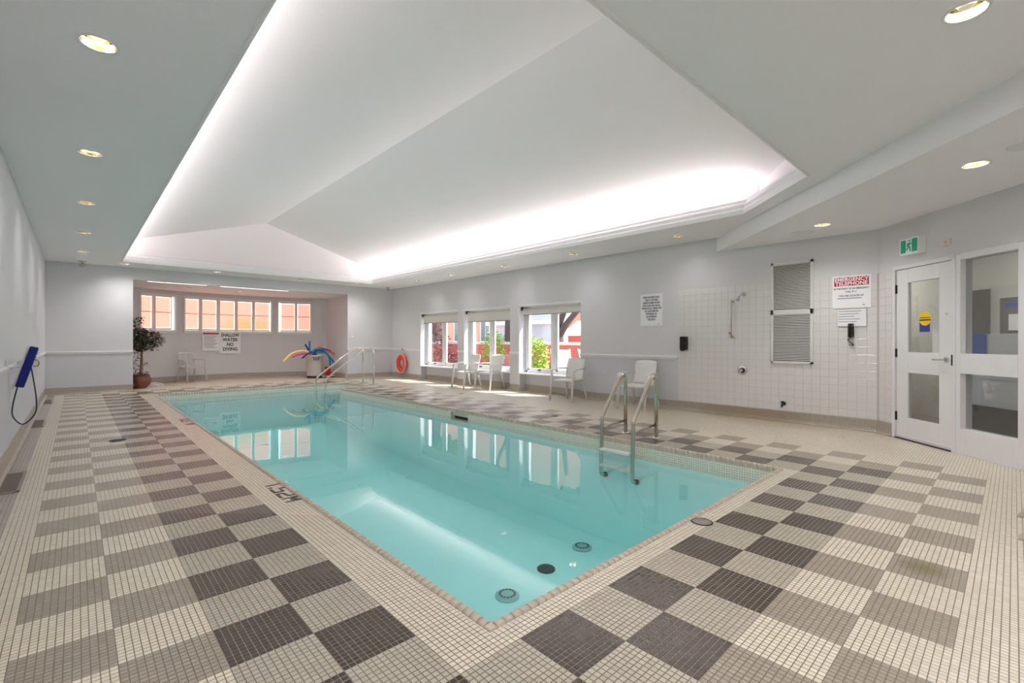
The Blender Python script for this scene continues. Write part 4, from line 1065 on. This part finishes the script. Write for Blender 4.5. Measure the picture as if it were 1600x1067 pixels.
t, mw = sign_board('address_card', 'framed white card of small print between the emergency sign and the phone', (WR - .008, 1.545, 1.56), (0, -1, 0), .345, .25)
mb = MB().use(M['coping'])
for bx_ in ((-.1725, .1725, .12, .125), (-.1725, .1725, -.125, -.12), (-.1725, -.167, -.125, .125), (.167, .1725, -.125, .125)): mb.box(bx_[0], bx_[1], bx_[2], bx_[3], .006, .011)
o = mb.build('card_frame', None); o.parent = t
bars(t, 5, -.15, .11, .085, .036, .008, M['sign_grey'])
# phone
t = thing('wall_telephone', 'black wall telephone handset with a coiled cord below the card', 'telephone', (WR - .008, 1.552, 1.375))
mb = MB().use(M['black']); mb.box(-.03, 0, -.035, .035, -.095, .10); mb.build('cradle', None, t, bevel=.012)
mb = MB().use(M['black']); mb.tube([(-.045, 0, -.085), (-.058, 0, -.05), (-.058, 0, .05), (-.045, 0, .085)], [.03, .022, .022, .03], 12); mb.build('handset', None, t)
mb = MB().use(M['louvre']); mb.box(-.034, -.03, -.03, .03, .062, .075); mb.build('label_strip', None, t)
mb = MB().use(M['black']); n_ = 90
mb.tube([(-.02 + .008 * cos(k * 1.0) - .004, .008 * sin(k * 1.0) + .03 * sin(k / n_ * pi * 2.2), -.095 - .15 * (k / n_) + (0.05 * max(0, (k / n_ - .75)) / .25)) for k in range(n_)], .003, 5); mb.build('coiled_cord', None, t)

# ------------------------------------------------------------------ shower fittings
XW = WR - .007
t = thing('soap_dispenser', 'black soap dispenser on the left edge of the tiled wall', 'dispenser', (XW, 3.985, 1.18))
mb = MB().use(M['black']); mb.prism([(-.10, -.045), (-.09, -.055), (0, -.06), (0, .06), (-.09, .055), (-.10, .045)], -.11, .125); mb.build('body', None, t, bevel=.012)
mb = MB().use(M['rubber']); mb.box(-.112, -.08, -.03, .03, -.13, -.06); mb.build('push_bar', None, t, bevel=.006)
t = thing('wall_shower', 'chrome shower head on a short arm high on the tiled wall', 'shower head', (XW, 2.985, 1.985))
mb = MB().use(M['chrome']); mb.lathe([(.0, -.012), (.03, -.012), (.036, 0)], 20, axis='x'); mb.build('escutcheon', None, t)
mb = MB().use(M['chrome']); mb.tube(rounded([(0, 0, 0), (-.07, .01, 0), (-.12, .03, -.045)], .03), .010, 10); mb.build('arm', None, t)
mb = MB().xf(Matrix.Translation((-.125, .033, -.05)) @ Matrix.Rotation(.6, 4, 'Y')).use(M['chrome']); mb.lathe([(.014, .01), (.018, -.02), (.032, -.05), (.034, -.065), (.0, -.066)], 18); mb.build('rose', None, t)
t = thing('slide_bar', 'thin vertical slide bar with brass brackets left of the shower head', 'slide bar', (XW, 3.165, 1.585))
mb = MB().use(M['steel']); mb.tube([(-.045, 0, -.30), (-.045, 0, .30)], .009, 10); mb.build('bar', None, t)
for z in (.295, -.285):
    mb = MB().use(M['brass']); mb.tube([(0, -.012, z), (-.05, -.003, z)], .016, 10); mb.build('bracket', None, t)
mb = MB().use(M['brass']); mb.tube([(-.045, 0, -.25), (-.085, .02, -.22)], .014, 10); mb.build('hand_shower_holder', None, t)
t = thing('mixer_valve', 'round chrome shower valve with a lever at waist height', 'valve', (XW, 3.005, .755))
mb = MB().use(M['chrome']); mb.lathe([(.0, -.012), (.06, -.012), (.078, -.006), (.08, 0)], 28, axis='x'); mb.build('plate', None, t)
mb = MB().use(M['dark_metal']); mb.lathe([(.034, -.035), (.045, -.012)], 20, axis='x'); mb.build('collar', None, t)
mb = MB().use(M['chrome']); mb.lathe([(.0, -.065), (.022, -.06), (.026, -.03), (.024, -.012)], 18, axis='x'); mb.tube([(-.05, 0, 0), (-.075, .02, -.05)], [.012, .008], 8); mb.build('lever', None, t)
t = thing('hose_tap', 'dark hose tap low on the tiled wall', 'tap', (XW, 2.40, .275))
mb = MB().use(M['dark_metal']); mb.lathe([(.0, -.01), (.03, -.01), (.033, 0)], 16, axis='x'); mb.tube(rounded([(0, 0, 0), (-.07, 0, 0), (-.085, 0, -.05)], .02), .013, 10); mb.build('spout', None, t)
mb = MB().use(M['black']); mb.lathe([(.012, .015), (.030, .022), (.030, .032), (.012, .04)], 16, (-.045, 0, 0)); mb.build('hand_wheel', None, t)

# ventilation grille
t = thing('ventilation_grille', 'tall white louvred ventilation grille in two panels on the tiled wall', 'grille', (WR - .001, 2.29, 0))
mb = MB().use(M['louvre']); fo = .285; 
mb.box(-.03, 0, -fo, -.245, .89, 2.43); mb.box(-.03, 0, .25, fo, .89, 2.43); mb.box(-.03, 0, -fo, fo, .89, .925); mb.box(-.03, 0, -fo, fo, 2.39, 2.43); mb.box(-.03, 0, -fo, fo, 1.63, 1.706)
mb.build('grille_frame', None, t, bevel=.003)
mb = MB().use(M['louvre_dark']); mb.box(-.0085, 0, -.25, .25, .92, 2.39); mb.build('duct', None, t)
m_ = MB().use(M['louvre']); m_.xf(Matrix.Rotation(-.75, 4, 'Y')); m_.box(-.010, .010, -.248, .248, -.001, .001); sl_me = m_.mesh('slat')
for z0, z1, n in ((.945, 1.62, 29), (1.725, 2.38, 30)):
    for k in range(n): link_mesh('slat', sl_me, t, (-.016, 0, z0 + (z1 - z0) * k / (n - 1)))

# ------------------------------------------------------------------ life ring
t = thing('life_ring', 'orange life ring with white rope hanging on the far end of the right wall', 'life ring', (WR - .092, 13.72, .475))
mb = MB().use(M['ring_orange']); mb.tube([(0, .225 * cos(a), .225 * sin(a)) for a in [2 * pi * k / 36 for k in range(37)]], .062, 12, caps=False, flat=(1.25, .8)); mb.build('ring', None, t)
mb = MB().use(M['rope'])
mb.tube([(-.035, .30 * cos(a), .30 * sin(a)) for a in [2 * pi * k / 36 for k in range(37)]], .011, 6, caps=False)
mb.tube([(-.035, 0, .29), (.03, -.02, .42)], .010, 6); mb.build('rope', None, t)
mb = MB().use(M['ring_cover']); mb.lathe([(.0, .02), (.12, .02), (.17, .04)], 24, axis='x'); mb.build('centre_cover', None, t)
mb = MB().use(M['dark_metal']); mb.tube(rounded([(.075, -.02, .45), (.0, -.02, .45), (.0, -.02, .50)], .02), .009, 8); mb.build('hook', None, t)

# ------------------------------------------------------------------ pool brush, pole and hooks on the left wall
t = thing('pool_brush', 'navy bristled pool brush tilted against the left wall with a hanging loop of hose', 'brush', (-.40, 7.0, .95))
R_ = Matrix.Rotation(.26, 4, 'Y')
mb = MB().xf(R_).use(M['navy']); mb.box(-.005, .062, -.03, .03, -.215, .215); mb.build('bristles', None, t, bevel=.012)
mb = MB().xf(R_).use(M['white_plastic']); mb.tube([(-.012, 0, -.235), (-.018, 0, -.2), (-.014, 0, 0), (-.018, 0, .2), (-.006, 0, .225)], .012, 8, flat=(1, .8)); mb.build('brush_back', None, t)
mb = MB().use(M['hose']); mb.tube(bez([(.055, 0, .0), (.075, 0, -.15), (.095, 0, -.35), (.085, 0, -.50), (.0, 0, -.60), (-.07, 0, -.52), (-.075, 0, -.40), (-.03, 0, -.15)], 40), .006, 8); mb.build('hose_loop', None, t)
mb = MB().use(M['brass']); mb.tube([(.085 + .03 * cos(a), 0, .03 + .035 * sin(a)) for a in [-2.0 + 3.6 * k / 12 for k in range(13)]], .007, 8); mb.build('brass_ring', None, t)
t = thing('telescopic_pole', 'white pool pole stored along the left wall behind the brush', 'pole', (-.43, 7.06, .985))
mb = MB().use(M['white_plastic']); mb.tube([(0, 0, 0), (0, 5.6, -.03)], .016, 10); mb.build('shaft', None, t)
mb = MB().use(M['grey_plastic']); mb.tube([(0, -.03, 0), (0, .25, 0)], .022, 10); mb.build('grip', None, t)
for k, (y, lb) in enumerate(((6.62, 'white wall hook nearest the camera left of the pool brush'), (8.9, 'white wall hook just beyond the pool brush'), (11.6, 'white wall hook far along the left wall'))):
    t = thing('pole_hook', lb, 'hook', (WL, y, .98), group='pole hooks on the left wall')
    mb = MB().use(M['grey_plastic']); mb.box(0, .012, -.02, .02, -.04, .05); mb.build('back_plate', None, t, bevel=.003)
    mb = MB().use(M['grey_plastic']); mb.tube([(0, 0, -.02), (.05, 0, -.03), (.10, 0, -.02), (.115, 0, .02)], .009, 8); mb.build('arm', None, t)

# ------------------------------------------------------------------ floor fittings
for k, (x, y, lb) in enumerate(((-.405, 5.85, 'grey slotted floor register nearest the camera along the left wall'), (-.405, 9.7, 'grey slotted floor register, middle one along the left wall'), (-.405, 13.0, 'grey slotted floor register farthest along the left wall'))):
    t = thing('floor_register', lb, 'floor register', (x, y, .002), group='floor registers on the left')
    mb = MB().use(M['taupe'] if 'taupe' in M else M['hall_floor']); w_, l_ = .075, .40
    mb.box(-w_, w_, -l_, -l_ + .03, 0, .006); mb.box(-w_, w_, l_ - .03, l_, 0, .006); mb.box(-w_, -w_ + .025, -l_, l_, 0, .006); mb.box(w_ - .025, w_, -l_, l_, 0, .006); mb.build('register_frame', None, t, bevel=.002)
    mb = MB().use(M['louvre_dark']); mb.box(-w_ + .025, w_ - .025, -l_ + .03, l_ - .03, 0, .001); mb.build('duct', None, t)
    for q in range(30):
        yy_ = -l_ + .04 + q * (2 * l_ - .08) / 29
        if q == 0:
            m_ = MB().use(M['hall_floor']); m_.box(-w_ + .025, w_ - .025, -.005, .005, .001, .005); reg_me = m_.mesh('slat')
        link_mesh('slat', reg_me, t, (0, yy_, 0))
def disc(name, x, y, r, lb, m1_, m2_, ex=1.0):
    t = thing(name, lb, 'drain cover', (x, y, .0022))
    mb = MB().use(m1_); mb.lathe([(r, 0), (r, .003), (r * .88, .005), (r * .86, .003)], 28, cap=False); mb.build('rim', None, t)
    mb = MB().use(m2_); mb.lathe([(r * .87, 0), (r * .87, .0035), (.0, .004)], 28); mb.build('lid', None, t)
disc('deck_drain', 3.10, 1.44, .072, 'round grey deck drain cover at the near pool edge', M['dark_metal'], M['hall_floor'])
disc('deck_socket', .375, 7.45, .085, 'dark open round socket in the left checkered deck', M['rubber'], M['black'])
disc('deck_drain', 5.70, 5.10, .06, 'small dark drain cover in the cream deck behind the near ladder', M['dark_metal'], M['hall_grey'])
disc('deck_drain', 6.5, 8.7, .06, 'small dark drain cover in the deck before the middle window chairs', M['dark_metal'], M['hall_grey'])
# splayed legs of a beige bench entering at the right edge of the picture
t = thing('bench', 'beige bench with two slanted plate legs cut off by the right edge', 'bench', (4.27, -.01, 0))
for x_ in (0, .55):
    mb = MB().use(M['beige_board']); th = .03
    P = [(0, 0), (-.10, 0), (-.34, .43), (-.24, .43)]
    b = mb.addv([(x_, y, z) for y, z in P] + [(x_ + th, y, z) for y, z in P])
    for q in ((0, 1, 2, 3), (7, 6, 5, 4), (0, 1, 5, 4), (1, 2, 6, 5), (2, 3, 7, 6), (3, 0, 4, 7)): mb.face([b + i for i in q])
    b = mb.addv([(x_, y, z) for y, z in ((-.90, 0), (-.80, 0), (-.62, .43), (-.72, .43))] + [(x_ + th, y, z) for y, z in ((-.90, 0), (-.80, 0), (-.62, .43), (-.72, .43))])
    for q in ((0, 1, 2, 3), (7, 6, 5, 4), (0, 1, 5, 4), (1, 2, 6, 5), (2, 3, 7, 6), (3, 0, 4, 7)): mb.face([b + i for i in q])
    mb.box(x_, x_ + th, -.72, -.24, .38, .43)
    mb.build('leg_frame', None, t, bevel=.004)
mb = MB().use(M['beige_board']); mb.box(-.15, .73, -.76, -.22, .43, .46); mb.build('seat', None, t, bevel=.008)

# ------------------------------------------------------------------ downlights and ceiling fittings
def make_downlight(lb, z, lit=False):
    t = thing('downlight', lb, 'ceiling light', (0, 0, z), group='recessed downlights')
    mb = MB().use(M['brass']); mb.lathe([(.098, -.002), (.095, -.006), (.084, -.003), (.082, .0)], 28, cap=False); mb.build('trim_ring', None, t)
    return t
def cut_can(x, y, z): pass
LIGHTS = [(.094, 3.68, SOF, 'lit recessed downlight nearest the camera in the left ceiling strip'), (.094, 5.88, SOF, 'second recessed downlight from the camera in the left ceiling strip'), (.09, 8.05, SOF, 'third recessed downlight in the left ceiling strip'),
          (.09, 10.29, SOF, 'fourth recessed downlight in the left ceiling strip'), (.09, 12.53, SOF, 'fifth recessed downlight in the left ceiling strip'),
          (.81, 13.9, SOF, 'recessed downlight at the far left corner of the coffer'), (2.62, 13.9, SOF, 'recessed downlight over the left alcove window'), (4.68, 13.9, SOF, 'recessed downlight over the right of the alcove'), (6.45, 13.75, SOF, 'recessed downlight near the far right corner of the coffer'),
          (7.25, 11.80, SOF, 'farthest recessed downlight along the right wall'), (7.27, 10.15, SOF, 'recessed downlight above the middle right window'), (7.29, 8.10, SOF, 'recessed downlight above between the two nearer right windows'), (7.30, 6.03, SOF, 'recessed downlight above the nearest right window'), (7.31, 3.81, SOF, 'recessed downlight by the dropped entry ceiling corner'),
          (3.44, .175, SOF, 'large looking brass downlight at the top right of the picture'),
          (7.065, 1.695, LOW, 'brass downlight above the ventilation grille in the dropped ceiling'), (5.607, .228, LOW, 'brass downlight nearest the camera in the dropped ceiling'),
          (2.3, 15.6, OZ, 'small downlight in the alcove ceiling, left one'), (3.6, 15.8, OZ, 'small downlight in the alcove ceiling, middle one'), (4.9, 15.7, OZ, 'small downlight in the alcove ceiling, right one')]
can_m = MB().use(M['brass']); can_m.lathe([(.083, .0), (.080, .04), (.066, .09), (.05, .10), (.0, .10)], 24, cap=False)
can_me = can_m.mesh('reflector', M['brass'])
ring_m = MB().use(M['trim']); ring_m.lathe([(.100, .0), (.098, -.005), (.084, -.003), (.082, .0)], 28, cap=False); ring_me = ring_m.mesh('trim_ring')
bulb_m = MB().use(M['sign_white']); bulb_m.lathe([(.0, .02), (.03, .025), (.045, .05), (.045, .09)], 18); bulb_me = bulb_m.mesh('lamp')
M['bulb_lit'] = mat('lamp_warm', (255, 235, 200), .4, emit=((255, 225, 175), 1.2))
M['can_lid'] = M['brass']
holes = {}
for i, (x, y, z, lb) in enumerate(LIGHTS):
    t = thing('downlight', lb, 'ceiling light', (x, y, z), group='recessed downlights')
    link_mesh('trim_ring', ring_me, t); link_mesh('reflector', can_me, t)
    o = link_mesh('lamp', bulb_me, t)
    if i == 0:
        o.data = bulb_me.copy(); o.data.materials[0] = M['bulb_lit']; tag(o, 'glowing warm lamp')
    if z == OZ: t.scale = (.8, .8, .8)
for k, (x, y, z, lb, m_) in enumerate(((.10, 14.05, SOF, 'small swivel fitting hanging from the ceiling at the far left corner', 'grey_plastic'), (7.45, 13.95, SOF, 'small swivel fitting hanging from the ceiling at the far right corner', 'grey_plastic'), (7.147, .335, LOW, 'brass based swivel camera hanging from the dropped ceiling near the exit sign', 'brass'))):
    t = thing('swivel_fitting', lb, 'ceiling fitting', (x, y, z), group='swivel ceiling fittings')
    mb = MB().use(M[m_]); mb.lathe([(.075, 0), (.07, -.01), (.03, -.022), (.016, -.03), (.014, -.055)], 20); mb.build('canopy', None, t)
    mb = MB().xf(Matrix.Translation((0, 0, -.085)) @ Matrix.Rotation(.7, 4, 'Y') @ Matrix.Rotation(.4, 4, 'X')).use(M['steel']); mb.lathe([(.02, .05), (.038, .03), (.042, -.03), (.036, -.045), (.0, -.045)], 18); mb.build('head', None, t)
for k, (x, y, lb) in enumerate(((7.40, 2.02, 'thin white ceiling access plate above the grille'), (5.33, -.10, 'thin white ceiling access plate at the right edge of the picture'))):
    mb = MB().use(M['trim']); mb.lathe([(.0, LOW - .006), (.14, LOW - .006), (.15, LOW)], 28, (0, 0, 0)); o = mb.build('ceiling_plate'); o.location = (x, y, 0); tag(o, lb, 'ceiling plate', 'ceiling access plates')
# thermostat on the far wall
t = thing('thermostat', 'small white thermostat on the far wall right of the alcove', 'thermostat', (6.49, FAR, 1.39))
mb = MB().use(M['sign_white']); mb.box(-.04, .04, -.022, 0, -.055, .055); mb.build('case', None, t, bevel=.004)
mb = MB().use(M['sign_grey']); mb.box(-.02, .02, -.024, -.022, .0, .025); mb.build('display', None, t)

# ------------------------------------------------------------------ outdoors beyond the right windows
mb = MB().use(M['patio']); mb.box(XO, 40, -10, 50, -.25, -.08); struct(mb.build('ground_outside'), 'pale patio paving outside the right windows', 'ground')
# low brick wall built of bricks
bw = thing('garden_wall', 'low red brick garden wall with stone cap outside the right windows', 'garden wall', (12.0, 15.0, -.08))
mb = MB().use(M['mortar']); mb.box(.01, .20, -7.5, 9.0, 0, 1.16); mb.build('mortar_core', None, bw)
mb = MB().use(M['cap']); mb.box(-.04, .25, -7.5, 9.0, 1.16, 1.26); mb.build('stone_cap', None, bw, bevel=.01)
m_ = MB().use(M['brick']); m_.box(0, .02, -.10, .10, .004, .066); br_me = m_.mesh('brick')
allb = []
for r in range(15):
    for k in range(75):
        y = -7.4 + k * .218 + (r % 2) * .109
        if y < 8.9: allb.append((y, .02 + r * .075))
vis = sorted(allb, key=lambda q: q[0] + (0 if q[1] > .5 else 6))
for y, z in vis[:300]: link_mesh('brick', br_me, bw, (-.006, y, z))
mb = MB()
for y, z in vis[300:]: mb.xf(Matrix.Translation((-.006, y, z))); mb.use(M['brick']).box(0, .02, -.10, .10, .004, .066)
mb.xf(None); tag(mb.build('bricks', None, bw), kind='stuff')
# buildings behind
bd = thing('building', 'salmon coloured brick building behind the garden wall', 'building', (20, 20, -.08))
mb = MB().use(M['salmon']); mb.box(0, 6, -6, 12, 0, 7); mb.build('wall', None, bd)
for y in (-4.6, -2.0, 1.0, 4.0, 7.0):
    mb = MB().use(M['trim']); mb.box(-.06, 0, y - .55, y + .55, 1.2, 2.9); f_ = mb.build('window', None, bd)
    mb = MB().use(M['dark_glass']); mb.box(-.07, -.06, y - .47, y - .03, 1.28, 2.82); mb.box(-.07, -.06, y + .03, y + .47, 1.28, 2.82); mb.build('pane', None, f_)
ps = thing('porch', 'pale porch with white posts behind the near shrub', 'porch', (16.0, 16.4, -.08))
mb = MB().use(M['pale_wall']); mb.box(.6, .8, -2.2, 2.6, 0, 3.4); mb.build('back_wall', None, ps)
mb = MB().use(M['trim']); mb.box(-.1, .8, -2.3, 2.7, 2.1, 2.3); mb.build('beam', None, ps)
mb = MB().use(M['pale_wall']); mb.box(-.3, .9, -2.4, 2.8, 2.3, 3.2); mb.build('roof', None, ps)
for y in (-2.1, -.4, 1.1, 2.5):
    mb = MB().use(M['trim']); mb.box(0, .16, y - .08, y + .08, 0, 2.1); mb.build('post', None, ps)
sh2 = thing('garden_shed', 'small brick shed with a pale roof beyond the garden wall', 'shed', (17.2, 13.2, -.08))
mb = MB().use(M['brick']); mb.box(0, 2, -1.2, 1.4, 0, 1.55); mb.build('wall', None, sh2)
mb = MB().use(M['trim']); b = mb.addv([(-.2, -1.4, 1.55), (2.2, -1.4, 1.55), (2.2, 1.6, 1.55), (-.2, 1.6, 1.55), (1, -1.4, 2.3), (1, 1.6, 2.3)])
for q in ((0, 3, 5, 4), (1, 2, 5, 4), (0, 1, 4), (2, 3, 5), (0, 1, 2, 3)): mb.face([b + i for i in q])
mb.build('roof', None, sh2)
rnd = random.Random(11)
def shrub(name, x, y, w, d, h, n, m_, lb, cat='shrub', z0=-.08, size=.11, grp=None):
    t = thing(name, lb, cat, (x, y, z0), group=grp)
    mb = MB().use(M['bark'])
    for k in range(6):
        a = rnd.uniform(0, 2 * pi); mb.tube([(0, 0, 0), (w * .3 * cos(a), d * .3 * sin(a), h * .45), (w * .45 * cos(a), d * .45 * sin(a), h * .8)], [.02, .014, .006], 6)
    mb.build('stem', None, t)
    mb = MB().use(M[m_])
    def f():
        while 1:
            p = Vector((rnd.uniform(-1, 1), rnd.uniform(-1, 1), rnd.uniform(-1, 1)))
            if .45 < p.length < 1: return (p.x * w / 2, p.y * d / 2, h * .54 + p.z * h * .46)
    def f2():
        for _ in range(n):
            c = Vector(f()); a = rnd.uniform(0, 2 * pi); dd = Vector((cos(a), sin(a), rnd.uniform(-.6, .6))).normalized(); w2 = dd.cross(Vector((rnd.uniform(-1, 1), rnd.uniform(-1, 1), 1))).normalized()
            L = size * rnd.uniform(.6, 1.3); b = mb.addv([c, c + dd * L * .5 + w2 * L * .3, c + dd * L, c + dd * L * .5 - w2 * L * .3]); mb.face([b, b + 1, b + 2, b + 3])
    f2(); tag(mb.build('foliage', None, t), kind='stuff'); return t
shrub('shrub', 9.55, 9.28, .8, .75, 1.45, 1300, 'leaf_lime', 'lime green variegated shrub close outside the nearest right window')
shrub('shrub', 10.3, 9.0, .6, .6, .85, 700, 'leaf_green', 'dark green low shrub right of the lime shrub')
shrub('shrub', 11.1, 8.55, .6, .5, 1.15, 500, 'leaf_lime', 'small green shrub behind the patio chairs')
shrub('shrub', 11.2, 13.0, .8, .9, 1.7, 900, 'leaf_lime', 'tall lime shrub outside the right half of the middle window')
shrub('shrub', 10.6, 14.8, .7, .5, .85, 400, 'leaf_red', 'reddish shrub low outside the middle window')
shrub('shrub', 11.1, 16.6, 1.0, 1.3, 2.1, 900, 'leaf_red', 'dark red leaved shrub outside the farthest right window')
shrub('shrub', 12.9, 14.9, .8, 1.3, 1.75, 700, 'leaf_green', 'spiky green plants behind the garden wall cap')
def tree(x, y, pts, rs, lb, branches, crown_):
    t = thing('tree', lb, 'tree', (x, y, -.08)); mb = MB().use(M['trunk']); mb.tube(pts, rs, 12)
    for bpts, br in branches: mb.tube(bpts, br, 8)
    mb.build('trunk', None, t)
    mb = MB().use(M['leaf_green']); cx, cy, cz, cr, n = crown_
    for _ in range(n):
        while 1:
            p = Vector((rnd.uniform(-1, 1), rnd.uniform(-1, 1), rnd.uniform(-1, 1)))
            if p.length < 1: break
        c = Vector((cx + p.x * cr, cy + p.y * cr, cz + p.z * cr * .6)); dd = Vector((rnd.uniform(-1, 1), rnd.uniform(-1, 1), rnd.uniform(-1, 1))).normalized(); w2 = dd.cross(Vector((rnd.uniform(-1, 1), 1, rnd.uniform(-1, 1)))).normalized()
        L = .26 * rnd.uniform(.6, 1.3); b = mb.addv([c, c + dd * L * .5 + w2 * L * .3, c + dd * L, c + dd * L * .5 - w2 * L * .3]); mb.face([b, b + 1, b + 2, b + 3])
    tag(mb.build('foliage', None, t), kind='stuff')
tree(12.9, 11.35, [(0, 0, 0), (0, 0, 1.0), (0, .05, 1.6), (.05, .2, 2.6), (.1, .3, 4.5)], [.26, .22, .20, .15, .08], 'forked dark tree trunk outside the nearest right window',
     [([(0, .0, 1.45), (-.1, -.5, 1.95), (-.2, -1.3, 2.6), (-.3, -2.2, 3.4)], [.13, .11, .09, .05]), ([(0, .05, 1.7), (0, -.25, 2.3), (0, -.4, 3.4)], [.12, .10, .06])], (0, -1.0, 4.9, 1.8, 1900))
tree(12.9, 13.95, [(0, 0, 0), (0, 0, 1.5), (.05, .05, 4.2)], [.27, .24, .14], 'straight dark tree trunk outside the middle right window', [([(0, 0, 2.4), (.2, .8, 3.3), (.3, 1.2, 4)], [.1, .08, .05])], (0, .8, 5.6, 1.6, 1700))
tree(12.9, 19.3, [(0, 0, 0), (0, 0, 1.5), (.05, .05, 4.2)], [.35, .30, .14], 'dark tree trunk outside the farthest right window', [], (0, .5, 4.6, 2.2, 2000))
# patio chairs
def patio_chair(x, y, rz, lb):
    t = thing('patio_chair', lb, 'chair', (x, y, -.08), rz, 'patio sling chairs')
    mb = MB(); grid(mb, lambda u, v: ((u - .5) * .5, .20 + .16 * v, .40 + .68 * v), 4, 4); solid(mb.build('back_sling', M['sling'], t), .01)
    mb = MB(); grid(mb, lambda u, v: ((u - .5) * .5, -.28 + .5 * v, .43 - .03 * v), 4, 4); solid(mb.build('seat_sling', M['sling'], t), .01)
    for s in (-1, 1):
        mb = MB().use(M['white_plastic']); mb.tube([(s * .26, .38, 1.10), (s * .26, .20, .40), (s * .27, -.30, .44)], .014, 8); mb.build('side_rail', None, t)
        mb = MB().use(M['white_plastic']); mb.tube(rounded([(s * .29, .28, .64), (s * .30, -.22, .66), (s * .30, -.30, .0)], .05), .014, 8); mb.build('leg', None, t)
        mb = MB().use(M['white_plastic']); mb.tube([(s * .28, .15, .43), (s * .29, .36, .0)], .014, 8); mb.build('leg', None, t)
patio_chair(9.35, 7.98, 1.9, 'sling patio chair outside, left one of the two')
patio_chair(10.05, 7.55, 1.2, 'sling patio chair outside, right one of the two')
